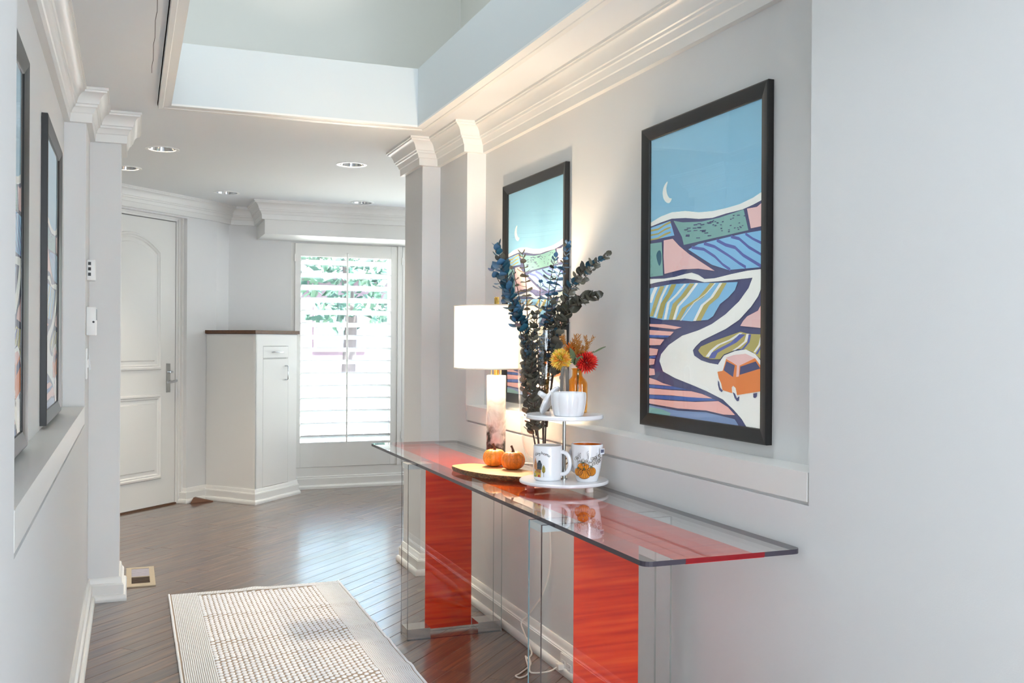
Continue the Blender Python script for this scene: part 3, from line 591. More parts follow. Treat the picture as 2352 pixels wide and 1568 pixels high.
# ---- corner cabinet and its counter
F_, L_, Rr = (.883, 7.612), (.574, 7.978), (1.257, 8.025)
cab = thing('corner_cabinet', 'tall narrow white corner cabinet with one drawer beside the shuttered window', 'cabinet', (.92, 7.95, 0))
ce = Vector((Rr[0]-F_[0], Rr[1]-F_[1], 0)); CL = ce.length; ce.normalize(); cn = Vector((ce.y, -ce.x, 0)); cu = Vector((0, 0, 1)); cO = Vector((F_[0], F_[1], 0))
m = MB(); Lb = (.5548, 8.0012); m.prism([Lb, F_, (F_[0]+ce.x*.018, F_[1]+ce.y*.018), (F_[0]+ce.x*.018-cn.x*.02, F_[1]+ce.y*.018-cn.y*.02), (Rr[0]-cn.x*.02, Rr[1]-cn.y*.02), (1.235, 8.253), (.745, 8.2525), (.640, 8.082)], 0, 1.288)
# face frame round drawer and door
for s0, s1, z0, z1 in ((0.0, .097, 0, 1.288), (.436, CL, 0, 1.288), (.097, .436, 0, .112), (.097, .436, 1.197, 1.288), (.097, .436, 1.099, 1.103)):
    m.obox(cO, ce, cn, cu, (s0, -.02, z0), (s1, 0, z1))
m.build('body', TRIM, cab)
m = MB(); m.obox(cO, ce, cn, cu, (.0995, -.018, 1.1055), (.4335, .0005, 1.1945)); dr = m.build('drawer', TRIM, cab)
m = MB(); m.obox(cO, ce, cn, cu, (.0995, -.018, .1145), (.4335, .0005, 1.0965)); do = m.build('door', TRIM, cab)
m = MB(); m.obox(cO, ce, cn, cu, (.096, -.0197, .111), (.437, -.0185, 1.199)); m.build('gap', GAP, cab)
def pull(a, b, par):
    m = MB(); K = lambda s, o, z: tuple(cO+ce*s+cn*o+cu*z); r = .0045
    m.tube([K(a[0], 0, a[1]), K(a[0], .022, a[1]), K(a[0]+(b[0]-a[0])*.06, .029, a[1]+(b[1]-a[1])*.06), K(b[0]-(b[0]-a[0])*.06, .029, b[1]-(b[1]-a[1])*.06), K(b[0], .022, b[1]), K(b[0], 0, b[1])], r, 8); m.build('handle', CHROME, par, 50)
pull((.215, 1.150), (.330, 1.150), dr); pull((.392, .930), (.392, 1.040), do)
m = MB(); m.sweep([Lb, L_, F_, Rr, (1.237, 8.22)], BASE, -1); m.build('base_moulding', TRIM, cab, 28)
co = MB(); co.prism([(.543, 7.9915), (.560, 7.972), (.880, 7.588), (1.280, 8.028), (1.268, 8.254), (.7455, 8.2525), (.640, 8.082)], 1.291, 1.318)
ct = thing('stone_countertop', 'speckled brown stone top slab lying on the corner cabinet', 'countertop', (.92, 7.95, 1.288))
co.build('slab', GRANITE, ct); co = MB(); co.prism([(.552, 7.999), (.570, 7.978), (.883, 7.606), (1.262, 8.028), (1.255, 8.252), (.7455, 8.252), (.640, 8.082)], 1.288, 1.2912); co.build('shadow_gap', BLACK, ct)
# wooden wedge left in the corner of the base
wm = MB(); wm.add([(.430, 7.80, 0), (.535, 7.865, 0), (.60, 7.845, 0), (.475, 7.872, 0), (.455, 7.835, .040), (.470, 7.868, .040), (.43, 7.80, .004), (.60, 7.845, .006)], [(0, 2, 1, 3), (6, 7, 4), (4, 7, 5), (7, 2, 1), (5, 7, 1, 3), (6, 4, 5), (0, 6, 5, 3), (0, 2, 7, 6)])
tag(wm.build('wood_wedge', mat('dark_wood', (104, 66, 44), .45)), 'small dark brown wood wedge on the floor against the cabinet base', 'wedge')

# ---- framed prints
ART_TRI = {}
def art_mesh(name, polys, f, parent, matl, lift=.00005):
    m = MB(); k = 0
    for col, smooth, pts in polys:
        pts = [p for i, p in enumerate(pts) if i == 0 or (abs(p[0]-pts[i-1][0])+abs(p[1]-pts[i-1][1])) > 1e-4]
        if smooth:
            q = []; n = len(pts)
            for i in range(n):
                p0, p1, p2, p3 = (Vector(pts[(i+j) % n]) for j in (-1, 0, 1, 2))
                for t in (0, .33, .66): q.append(tuple(.5*((2*p1)+(p2-p0)*t+(2*p0-5*p1+4*p2-p3)*t*t+(3*p1-p0-3*p2+p3)*t**3)))
            pts = q
        m.col = lin(col); k += 1
        try: tri = tessellate_polygon([[Vector((x, y, 0)) for x, y in pts]])
        except Exception: continue
        m.add([f(x, y, k*lift) for x, y in pts], tri)
    return m.build(name, matl, parent, colors=True, fix=False)
def smooth_open(pts):
    """round a closed outline gently, corners kept where the print has them"""
    return pts
def picture(wall_x, sgn, yc, label, flip=False):
    """sgn: -1 on the right wall (faces -x), +1 on the left wall"""
    z0, z1, hw = .967, 1.972, .358
    t = thing('framed_print', label, 'picture', (wall_x, yc, z0), 'framed landscape prints of the hall')
    def at(u, v, o):
        y = yc+(hw-u*2*hw)*(1 if sgn < 0 else -1); return (wall_x+sgn*o, y, z0+v*(z1-z0))
    # frame: four mitred members with a sloping face
    prof = [(0, .001), (0, .019), (.004, .021), (.012, .0205), (.034, .013), (.040, .012), (.042, .009), (.042, .001)]
    Wd, Hd = 2*hw, z1-z0
    cor = [(0, 0), (Wd, 0), (Wd, Hd), (0, Hd)]; dirs = [(1, 1), (-1, 1), (-1, -1), (1, -1)]
    for a in range(4):
        m = MB(); b_ = (a+1) % 4; vs = []
        for c, d in ((cor[a], dirs[a]), (cor[b_], dirs[b_])):
            for p, o in prof:
                x, z = c[0]+d[0]*p, c[1]+d[1]*p; y = yc+(hw-x)*(1 if sgn < 0 else -1); vs.append((wall_x+sgn*o, y, z0+z))
        n = len(prof); m.add(vs, [(k, (k+1) % n, n+(k+1) % n, n+k) for k in range(n)]+[tuple(range(n)), tuple(range(n, 2*n))]); m.build('frame_side', FRAME, t, 30)
    iw, ih = .0405/Wd, .0405/Hd
    f = lambda u, v, o: at(iw+u*(1-2*iw), ih+v*(1-2*ih), .004+o)
    art_mesh('print', ART, f, t, PRINT, .00003)
    p = [at(iw, ih, .0095), at(1-iw, ih, .0095), at(1-iw, 1-ih, .0095), at(iw, 1-ih, .0095)]
    # the pane bows a little, as pressed picture glass does
    m = MB(); N = 12
    for j in range(N+1):
        for i in range(N+1):
            u, v = i/N, j/N; bow = .0011*math.sin(math.pi*u*1.3+.4)*math.sin(math.pi*v*1.7); m.v.append(at(iw+u*(1-2*iw), ih+v*(1-2*ih), .0085+bow))
    for j in range(N):
        for i in range(N): q = j*(N+1)+i; m.face((q, q+1, q+N+2, q+N+1))
    m.build('glass_pane', PGLASS, t, 80)
    bk = MB(); bk.add([at(.01, .01, .0), at(.99, .01, .0), at(.99, .99, .0), at(.01, .99, .0), at(.01, .01, .0035), at(.99, .01, .0035), at(.99, .99, .0035), at(.01, .99, .0035)], [(0, 1, 2, 3), (4, 5, 6, 7), (0, 1, 5, 4), (1, 2, 6, 5), (2, 3, 7, 6), (3, 0, 4, 7)]); bk.build('backing_board', FRAME, t)
picture(XRR, -1, 2.605, 'large black framed winding road print, nearest on the right wall')
picture(XRR, -1, 3.946, 'black framed landscape print on the right wall behind the blue eucalyptus')
picture(XLR, 1, 2.498, 'black framed print cut by the left picture edge, nearer on the left wall')
picture(XLR, 1, 3.829, 'black framed print seen edge on, farther along the left wall')

# ---- devices on the left wall
def dev(name, label, cat, y0, y1, z0, z1, d):
    t = thing(name, label, cat, (XL, (y0+y1)/2, z0)); bx((XL, y0, z0), (XL+d, y1, z1), .005).build('casing', WHITE_P, t, 40); return t
t = dev('wall_chime', 'small white vented wall box, topmost of the devices on the left wall', 'wall device', 4.74, 4.83, 1.507, 1.600, .036)
for k in range(3): bx((XL+.006, 4.7385, 1.527+k*.024), (XL+.018, 4.741, 1.541+k*.024)).build('vent_slot', BLACK, t)
t = dev('thermostat', 'white wall thermostat with hinged cover, between vented box and switch plate', 'thermostat', 4.72, 4.85, 1.262, 1.390, .040)
bx((XL+.040, 4.735, 1.330), (XL+.042, 4.835, 1.380)).build('display', mat('grey_display', (150, 156, 156), .2), t)
m = MB(); m.tube([(XL+.03, 4.719, 1.322), (XL+.03, 4.723, 1.322)], .005, 10); m.build('button', BLACK, t)
t = thing('light_switch', 'white switch plate with a paper note, lowest on the left wall', 'switch', (XL, 4.73, 1.07)); bx((XL, 4.66, 1.07), (XL+.006, 4.78, 1.205), .002).build('switch_plate', WHITE_P, t, 40)
for k in range(2): bx((XL+.006, 4.69+k*.045, 1.12), (XL+.011, 4.71+k*.045, 1.155), .001).build('toggle', WHITE_P, t)
m = MB(); m.add([(XL+.0115, 4.735, 1.175), (XL+.0115, 4.775, 1.175), (XL+.018, 4.778, 1.11), (XL+.016, 4.738, 1.108), (XL+.0120, 4.735, 1.175), (XL+.0120, 4.775, 1.175), (XL+.0185, 4.778, 1.11), (XL+.0165, 4.738, 1.108)], [(0, 1, 2, 3), (4, 5, 6, 7), (0, 1, 5, 4), (1, 2, 6, 5), (2, 3, 7, 6), (3, 0, 4, 7)]); m.build('paper_note', mat('paper', (240, 243, 248), .8), t)

# ---- floor register
t = thing('floor_register', 'tan metal floor vent in the dark wood beside the left pillar', 'vent', (.056, 5.48, 0)); TAN = mat('tan_metal', (176, 160, 134), .4); x0, x1, y0, y1 = -.014, .126, 5.262, 5.698
m = MB()
for a, b_ in (((x0, y0), (x0+.026, y1)), ((x1-.026, y0), (x1, y1)), ((x0+.026, y0), (x1-.026, y0+.06)), ((x0+.026, y1-.035), (x1-.026, y1)), ((x0+.026, 5.468), (x1-.026, 5.478))): m.box((*a, .0005), (*b_, .006))
m.build('rim', TAN, t)
bx((x0+.02, y0+.03, .0002), (x1-.02, y1-.02, .0012)).build('duct', mat('dark_duct', (58, 44, 34), .7), t)
for k in range(7): 
    yy = 5.336+k*.0195; m = MB(); m.box((x0+.026, yy, .0012), (x1-.026, yy+.006, .0045)); m.build('slat', mat('brown_slat', (86, 64, 46), .5) if k == 0 else bpy.data.materials['brown_slat'], t)
for k in range(9):
    yy = 5.482+k*.0200; m = MB(); m.box((x0+.026, yy, .0018), (x1-.026, yy+.0165, .0050)); m.build('slat', mat('grey_slat', (166, 160, 172), .4) if k == 0 else bpy.data.materials['grey_slat'], t)

# ---- woven rug
RX0, RX1, RY0, RY1 = .181, 1.006, 2.2, 5.032
def fold(x, y):
    z = 0
    for yc, amp, wdt, s in ((4.60, .010, .035, -.02), (4.20, .012, .035, .02), (3.96, .009, .03, 0), (3.60, .013, .03, .04), (3.25, .010, .03, .0), (2.85, .010, .03, 0)):
        d = y-yc-s*(x-.6); e = .25+.75*abs((x-.593)/.41)**1.5; z += .62*amp*e*math.exp(-(d/wdt)**2)
    z += .006*math.exp(-((x-.58)/.05)**2)*math.exp(-((y-5.03)/.06)**2)
    return z
rug = thing('woven_rug', 'cream woven hall rug with chunky loops and ribbed border on dark oak floor', 'rug', (.593, 3.6, 0))
m = MB(); ys = [RY0+(RY1-RY0)*k/150 for k in range(151)]; xs = [RX0+(RX1-RX0)*k/10 for k in range(11)]
for zt in (.0045, .0008):
    n0_ = len(m.v)
    m.v += [(x, y, zt+fold(x, y)) for y in ys for x in xs]
    for j in range(150):
        for i in range(10): q = n0_+j*11+i; m.face((q, q+1, q+12, q+11))
m.build('backing', mat('jute', (158, 142, 126), .95), rug)
YARN = mat('cream_yarn', (232, 234, 237), .95, bump=(900, .5))
def ribs(name, x0, x1, y0, y1, pitch, step):
    m = MB(); n = int(round((x1-x0)/pitch)); ns = max(2, int((y1-y0)/step))
    for k in range(n):
        xc = x0+(k+.5)*pitch; b0 = len(m.v)
        for j in range(ns+1):
            y = y0+(y1-y0)*j/ns; zb = .0045+fold(xc, y); wv = .0004*math.sin(j*1.9+k)
            m.v += [(xc-pitch*.40, y, zb), (xc-pitch*.26+wv, y, zb+.0034), (xc+pitch*.26+wv, y, zb+.0034), (xc+pitch*.40, y, zb)]
        for j in range(ns):
            for i in range(3): q = b0+j*4+i; m.face((q, q+1, q+5, q+4))
    o = m.build(name, YARN, rug, 60); o['kind'] = 'stuff'
BW = .128
ribs('ribbed_border', RX0+.01, RX0+BW, RY0, RY1-.055, .0075, .02); ribs('ribbed_border', RX1-BW, RX1-.008, RY0, RY1-.055, .0075, .02); ribs('ribbed_border', RX0+.01, RX1-.008, RY1-.055, RY1-.004, .0075, .012)
m = MB(); nc = 27; px = (RX1-RX0-2*BW)/nc; py = .0305; nr = int((RY1-.056-RY0)/py)
ring = [(1, 0), (.9, .55), (.5, .9), (0, 1)]
for c in range(nc):
    for r_ in range(nr):
        x = RX0+BW+(c+.5)*px+random.uniform(-.0008, .0008); y = RY1-.058-(r_+.5+.5*(c % 2))*py+random.uniform(-.001, .001); zb = .0045+fold(x, y); b0 = len(m.v); a_, b_ = px*.475, py*.375; h_ = .0048+random.uniform(-.0006, .0006)
        for (rr, hh) in ((1, 0), (.86, .62), (.45, .95)):
            for k in range(7):
                t_ = 2*math.pi*k/7+.3; m.v.append((x+a_*rr*math.cos(t_)+.002*math.sin(t_), y+b_*rr*math.sin(t_), zb+h_*hh))
        m.v.append((x, y, zb+h_*.88))
        for j in range(2):
            for k in range(7): m.face((b0+j*7+k, b0+j*7+(k+1) % 7, b0+(j+1)*7+(k+1) % 7, b0+(j+1)*7+k))
        for k in range(7): m.face((b0+14+k, b0+14+(k+1) % 7, b0+21))
o = m.build('loop_pile', YARN, rug, 80, fix=False); o['kind'] = 'stuff'
for x in (RX0, RX1):
    m = MB(); m.tube([(x, y, .0055+fold(x, y)) for y in ys[::2]], .0055, 6); m.build('hem', YARN, rug, 60)

# ---- glass console table
TX0, TX1, TY0, TY1, TZ0, TZ1 = 1.098, 1.536, 1.975, 4.715, .733, .745
tb = thing('glass_console_table', 'long clear glass console table with red strip and red leg panels along right wall', 'console table', (1.317, 3.34, 0))
m = MB(); rc = .022; poly = []
for cx, cy, a0_ in ((TX1-rc, TY1-rc, 0), (TX0+rc, TY1-rc, 90), (TX0+rc, TY0+rc, 180), (TX1-rc, TY0+rc, 270)):
    poly += [(cx+rc*math.cos(R(a0_+k*22.5)), cy+rc*math.sin(R(a0_+k*22.5))) for k in range(5)]
n = len(poly); q0, q1 = TX0+.25*(TX1-TX0), TX0+.75*(TX1-TX0)
m.add([(x, y, TZ0) for x, y in poly]+[(x, y, TZ1) for x, y in poly], [tuple(range(n-1, -1, -1)), tuple(range(n, 2*n))])
for i in range(n):
    j = (i+1) % n; a, b_ = poly[i], poly[j]
    if abs(a[1]-b_[1]) < 1e-6 and abs(a[0]-b_[0]) > .2:
        xs_ = [a[0], q1, q0, b_[0]] if a[0] > b_[0] else [a[0], q0, q1, b_[0]]
        for k in range(3):
            m.mi = 2 if k == 1 else 1; m.add([(xs_[k], a[1], TZ0), (xs_[k+1], a[1], TZ0), (xs_[k+1], a[1], TZ1), (xs_[k], a[1], TZ1)], [(0, 1, 2, 3)])
    else:
        m.mi = 1; m.add([(*a, TZ0), (*b_, TZ0), (*b_, TZ1), (*a, TZ1)], [(0, 1, 2, 3)])
m.build('tabletop', [GLASS, EDGE, EDGE_RED], tb, fix=False)
m = MB(); m.box((q0, TY0+.002, TZ0-.0012), (q1, TY1-.002, TZ0-.0004)); m.build('red_strip', RED_TOP, tb)
LX0, LX1 = 1.079, 1.496
def pane(y0, left, name='glass_panel'):
    m = MB(); y1 = y0+.010; z0, z1 = .0, .7325
    vs = [(LX0, y0, z0), (LX1, y0, z0), (LX1, y1, z0), (LX0, y1, z0), (LX0, y0, z1), (LX1, y0, z1), (LX1, y1, z1), (LX0, y1, z1)]
    for mi, f in ((0, (0, 1, 5, 4)), (0, (2, 3, 7, 6)), (left, (3, 0, 4, 7)), (4, (1, 2, 6, 5)), (1, (4, 5, 6, 7)), (1, (3, 2, 1, 0))):
        m.mi = mi; m.face(f)
    m.v = vs; return m.build(name, [GLASS, EDGE, EDGE_BLUE, EDGE_DARK, EDGE_PALE], tb)
BLK = mat('polished_block', (214, 210, 206), .10, .9)
for (ya, yb, red_y, lf) in ((3.940, 4.052, 4.0405, (1, 3)), (2.525, 2.627, 2.5365, (3, 2))):
    pane(ya, lf[0]); pane(yb-.010, lf[1])
    m = MB(); m.box((1.182, red_y-.0004, .012), (1.391, red_y+.0004, .7315)); m.build('red_panel', RED_LEG, tb)
    for xa, xb in ((LX0+.0005, 1.181), (1.392, LX1-.0005)):
        m = MB(); m.box((xa, ya+.0105, .0), (xb, yb-.0105, .015)); m.box((xa+.001, ya+.0105, .0155), (xb-.001, yb-.0105, .044)); m.build('foot_block', BLK, tb)
        bx((xa, ya+.0105, .711), (xb, yb-.0105, .7320)).build('top_block', mat('clear_block', (200, 206, 206), .06, 0, coat=.5) if 'clear_block' not in bpy.data.materials else bpy.data.materials['clear_block'], tb)

# ---- wooden slab on the table
sl = MB(); ax = Vector((.36, -.93, 0)).normalized(); ay = Vector((.93, .36, 0)).normalized(); sc_ = Vector((1.292, 3.452, TZ1))
out = []
for k in range(48):
    t_ = 2*math.pi*k/48; c_, s_2 = math.cos(t_), math.sin(t_)
    u = .225*(abs(c_)**.7)*(1 if c_ > 0 else -1); v = .092*(abs(s_2)**.6)*(1 if s_2 > 0 else -1)
    u += .006*math.sin(3*t_+1); v += .005*math.sin(5*t_)+.012*math.cos(2*t_)
    p = sc_+ax*u+ay*v; out.append((p.x, p.y))
cxy = (sc_.x, sc_.y)
lv = [(.965, 0), (.985, .006), (1.0, .013), (.985, .018)]
n = len(out); vs = []
for s_2, z in lv: vs += [(cxy[0]+(x-cxy[0])*s_2, cxy[1]+(y-cxy[1])*s_2, TZ1+z) for x, y in out]
sl.mi = 1; sl.add(vs, [(i*n+k, i*n+(k+1) % n, (i+1)*n+(k+1) % n, (i+1)*n+k) for i in range(3) for k in range(n)]); sl.mi = 0
sl.face(tuple(range(3*n, 4*n))); sl.mi = 1; sl.face(tuple(range(n))[::-1])
def wood(name, c1, c2, rot, sc3):
    m = mat(name, c1, .5); t = m.node_tree; b_ = t.nodes['Principled BSDF']; tc = t.nodes.new('ShaderNodeTexCoord'); mp = t.nodes.new('ShaderNodeMapping'); mp.inputs['Rotation'].default_value = (0, 0, rot); mp.inputs['Scale'].default_value = sc3
    nz = t.nodes.new('ShaderNodeTexNoise'); nz.inputs['Scale'].default_value = 3; nz.inputs['Detail'].default_value = 6; nz.inputs['Distortion'].default_value = 1
    rp = t.nodes.new('ShaderNodeValToRGB'); rp.color_ramp.elements[0].position = .35; rp.color_ramp.elements[1].position = .7; rp.color_ramp.elements[0].color = (*lin(c2), 1); rp.color_ramp.elements[1].color = (*lin(c1), 1)
    L = t.links.new; L(tc.outputs['Object'], mp.inputs[0]); L(mp.outputs[0], nz.inputs[0]); L(nz.outputs[0], rp.inputs[0]); L(rp.outputs[0], b_.inputs['Base Color']); return m
tag(sl.build('wood_slab', [wood('slab_wood', (222, 172, 120), (178, 122, 74), R(69), (3, 40, 3)), wood('slab_bark', (150, 100, 56), (62, 38, 22), 0, (30, 30, 60))], smooth=40), 'live edge wooden serving board under the two pumpkins on the glass table', 'board')

# ---- mini pumpkins
def pumpkin(x, y, r, label, dark, turn, tone):
    zb = TZ1+.018; t = thing('mini_pumpkin', label, 'pumpkin', (x, y, zb), 'mini pumpkins on the wooden board'); m = MB(); N, M = 72, 22; vs = []; ns = 9
    for j in range(M+1):
        ph = -math.pi/2+math.pi*j/M
        for k in range(N):
            a = 2*math.pi*k/N; g = abs(math.sin((a+turn)*ns/2)); rib = .86+.14*g**.55
            rr = r*math.cos(ph)**.8*rib if math.cos(ph) > 1e-6 else 0
            z = r*.80*math.sin(ph)*(1-.22*math.cos(ph*1.0)**8 if False else 1); z -= .012*math.exp(-(rr/(r*.35))**2)*(1 if ph > 0 else -.6)
            vs.append((x+rr*math.cos(a), y+rr*math.sin(a), zb+r*.755+z))
    for j in range(M):
        for k in range(N):
            a = 2*math.pi*(k+.5)/N; g = abs(math.sin((a+turn)*ns/2)); f = min(1, g/.16)
            c1 = lin(tone); c2 = lin((96, 44, 14) if dark and int((a+turn)*ns/2/math.pi) % 2 == 0 else (190, 92, 24)); sp = random.uniform(.85, 1.12)
            m.col = tuple(min(1, (c2[i]*(1-f)+c1[i]*f)*sp) for i in range(3)); m.add([vs[j*N+k], vs[j*N+(k+1) % N], vs[(j+1)*N+(k+1) % N], vs[(j+1)*N+k]], [(0, 1, 2, 3)])
    b = m.build('skin', PUMPK, t, colors=True, fix=False)
    bm = bmesh.new(); bm.from_mesh(b.data); bmesh.ops.remove_doubles(bm, verts=bm.verts, dist=1e-5); bmesh.ops.recalc_face_normals(bm, faces=bm.faces); bm.to_mesh(b.data); bm.free(); b.data.shade_smooth()
    zt = zb+r*1.47; m = MB(); m.tube([(x, y, zt-.008), (x+.001, y+.001, zt+.002), (x-.001, y+.003, zt+.011), (x-.005, y+.006, zt+.021)], [.009, .0055, .0042, .0048], 8); m.build('stem', mat('pumpkin_stem', (92, 52, 24), .7) if 'pumpkin_stem' not in bpy.data.materials else bpy.data.materials['pumpkin_stem'], t, 60)
pumpkin(1.318, 3.560, .0455, 'mini orange pumpkin with dark ribs, in front of the marble lamp base', True, .35, (236, 146, 50))
pumpkin(1.352, 3.452, .0465, 'mini speckled orange pumpkin with straight stem, beside the big glass vase', False, .1, (224, 126, 40))

# ---- table lamp
lx, ly = 1.42, 3.82
lamp = thing('table_lamp', 'lit table lamp with white drum shade and marble column on glass table', 'lamp', (lx, ly, TZ1))
def marble_col():
    m = mat('veined_marble', (238, 232, 222), .2); t = m.node_tree; b_ = t.nodes['Principled BSDF']; L = t.links.new; tc = t.nodes.new('ShaderNodeTexCoord'); sep = t.nodes.new('ShaderNodeSeparateXYZ'); L(tc.outputs['Object'], sep.inputs[0])
    n1 = t.nodes.new('ShaderNodeTexNoise'); n1.inputs['Scale'].default_value = 9; n1.inputs['Detail'].default_value = 8; n1.inputs['Distortion'].default_value = 1.5; L(tc.outputs['Object'], n1.inputs[0])
    r1 = t.nodes.new('ShaderNodeValToRGB'); e = r1.color_ramp.elements; e[0].position = .44; e[0].color = (*lin((242, 239, 234)), 1); e[1].position = .56; e[1].color = (*lin((240, 236, 230)), 1); v = e.new(.495); v.color = (*lin((222, 216, 209)), 1); L(n1.outputs[0], r1.inputs[0])
    n2 = t.nodes.new('ShaderNodeTexNoise'); n2.inputs['Scale'].default_value = 14; n2.inputs['Detail'].default_value = 6; L(tc.outputs['Object'], n2.inputs[0])
    ma = t.nodes.new('ShaderNodeMapRange'); ma.inputs['From Min'].default_value = .24; ma.inputs['From Max'].default_value = .02; ma.inputs['To Max'].default_value = .62; L(sep.outputs[2], ma.inputs[0])
    mu = t.nodes.new('ShaderNodeMath'); mu.operation = 'ADD'; L(n2.outputs[0], mu.inputs[0]); L(ma.outputs[0], mu.inputs[1])
    r2 = t.nodes.new('ShaderNodeValToRGB'); e2 = r2.color_ramp.elements; e2[0].position = .80; e2[0].color = (0, 0, 0, 1); e2[1].position = .92; e2[1].color = (1, 1, 1, 1); L(mu.outputs[0], r2.inputs[0])
    mx = t.nodes.new('ShaderNodeMix'); mx.data_type = 'RGBA'; L(r2.outputs[0], mx.inputs['Factor']); L(r1.outputs[0], mx.inputs['A']); mx.inputs['B'].default_value = (*lin((74, 70, 60)), 1); L(mx.outputs['Result'], b_.inputs['Base Color']); return m
m = MB(); m.lathe([(.0385, 0), (.040, .002), (.040, .359), (.0385, .361)], (lx, ly, TZ1), 40); m.build('marble_column', marble_col(), lamp, 40)
m = MB(); m.lathe([(.011, .361), (.011, .43), (.016, .432), (.016, .48), (.010, .484)], (lx, ly, TZ1), 24); m.build('neck', BRASS, lamp, 40)
def shade_mat():
    m = bpy.data.materials.new('linen_shade'); m.use_nodes = True; t = m.node_tree; t.nodes.clear(); o = t.nodes.new('ShaderNodeOutputMaterial'); mx = t.nodes.new('ShaderNodeMixShader'); d = t.nodes.new('ShaderNodeBsdfDiffuse'); tl = t.nodes.new('ShaderNodeBsdfTranslucent')
    d.inputs[0].default_value = (*lin((244, 238, 228)), 1); tl.inputs[0].default_value = (*lin((246, 236, 220)), 1); mx.inputs[0].default_value = .085; t.links.new(d.outputs[0], mx.inputs[1]); t.links.new(tl.outputs[0], mx.inputs[2]); t.links.new(mx.outputs[0], o.inputs[0]); return m
zs0, zs1 = 1.136, 1.393; m = MB(); m.lathe([(.176, zs0-TZ1), (.176, zs1-TZ1)], (lx, ly, TZ1), 64); m.f = [f for f in m.f if len(f) == 4]; m.m = m.m[:len(m.f)]; m.c = m.c[:len(m.f)]; m.build('lamp_shade', shade_mat(), lamp, 60)
for zz in (zs0, zs1):
    m = MB(); m.lathe([(.1745, zz-TZ1-.0025), (.1775, zz-TZ1-.0025), (.1775, zz-TZ1+.0025), (.1745, zz-TZ1+.0025)], (lx, ly, TZ1), 64, close=True); m.build('shade_rim', mat('shade_trim', (226, 220, 208), .7) if 'shade_trim' not in bpy.data.materials else bpy.data.materials['shade_trim'], lamp, 40)
m = MB(); m.lathe([(.004, .46), (.004, .650), (.0105, .650), (.0105, .684), (.009, .686)], (lx, ly, TZ1), 20); m.build('finial', BRASS, lamp, 40)
m = MB()
for k in range(3):
    a = 2*math.pi*k/3+.5; m.tube([(lx, ly, TZ1+.636), (lx+.175*math.cos(a), ly+.175*math.sin(a), TZ1+.640)], .002, 6)
m.build('shade_spider', BRASS, lamp)
m = MB(); m.lathe([(.0, .60), (.016, .594), (.026, .575), (.028, .556), (.02, .53), (.012, .505), (.012, .484)], (lx+.03, ly, TZ1), 24); m.build('bulb', mat('lamp_bulb', (255, 240, 220), .4, emit=(255, 214, 160), estr=14), lamp, 60)
for dx, dy, L0, kn in ((-.028, -.016, .10, True), (.024, .010, .06, False)):
    m = MB()
    zt = zs0+.03-TZ1
    for k in range(int(L0/.0045)):
        c_ = (lx+dx, ly+dy, TZ1+zt-k*.0045); m.lathe([(.0, -.0018), (.0016, -.0009), (.0018, 0), (.0016, .0009), (0, .0018)], c_, 6)
    ch = m.build('pull_chain', BRASS, lamp, 60); zt -= L0
    if kn: m = MB(); m.lathe([(.005, -.026), (.005, 0), (.002, .002)], (lx+dx, ly+dy, TZ1+zt), 14); m.build('pull_weight', BRASS, ch, 40)
light('table_lamp_light', 'POINT', (lx-.0, ly-.0, 1.268), 37, (1, .80, .56), shadow_soft_size=.035)
def spline(P, k=6):
    P = [Vector(p) for p in P]; q = []
    for i in range(len(P)-1):
        p0, p1, p2, p3 = P[max(i-1, 0)], P[i], P[i+1], P[min(i+2, len(P)-1)]
        for j in range(k):
            t = j/k; q.append(.5*((2*p1)+(p2-p0)*t+(2*p0-5*p1+4*p2-p3)*t*t+(3*p1-p0-3*p2+p3)*t**3))
    return q+[P[-1]]
CORD = mat('cord_plastic', (236, 226, 214), .4)
m = MB(); m.tube(spline([(lx+.036, ly-.01, .749), (1.50, 3.74, .748), (1.5405, 3.64, .7455), (1.5415, 3.58, .70), (1.541, 3.53, .50), (1.541, 3.53, .36), (1.541, 3.60, .24), (1.535, 3.72, .132), (1.515, 3.76, .085), (1.505, 3.70, .055), (1.495, 3.60, .012), (1.468, 3.557, .005), (1.44, 3.48, .004), (1.369, 3.406, .004), (1.342, 3.385, .004), (1.352, 3.360, .004), (1.40, 3.40, .005), (1.448, 3.545, .010), (1.452, 3.555, .012), (1.446, 3.50, .010), (1.405, 3.40, .010), (1.42, 3.383, .006), (1.47, 3.365, .012), (1.497, 3.352, .030)]), .0032, 6); m.build('cord', CORD, lamp, 60)
bx((1.494, 3.337, .020), (1.5185, 3.366, .042), .003).build('plug', CORD, lamp, 40)

# ---- wall outlet in the base board
t = thing('wall_outlet', 'white duplex outlet set in the base board behind the front glass leg', 'outlet', (1.526, 3.32, .005)); bx((1.5185, 3.262, .003), (1.5265, 3.376, .075), .002).build('cover_plate', WHITE_P, t, 40)
for yc in (3.293, 3.346):
    r_ = MB(); r_.obox((1.5185, yc, .039), (-1, 0, 0), (0, 1, 0), (0, 0, 1), (0, -.017, -.015), (.0015, .017, .015)); s0 = r_.build('socket', WHITE_P, t)
    for dz in (-.006, .006): m = MB(); m.box((1.5165, yc-.007, .039+dz-.001), (1.5171, yc+.0, .039+dz+.001)); m.build('slot', BLACK, s0)
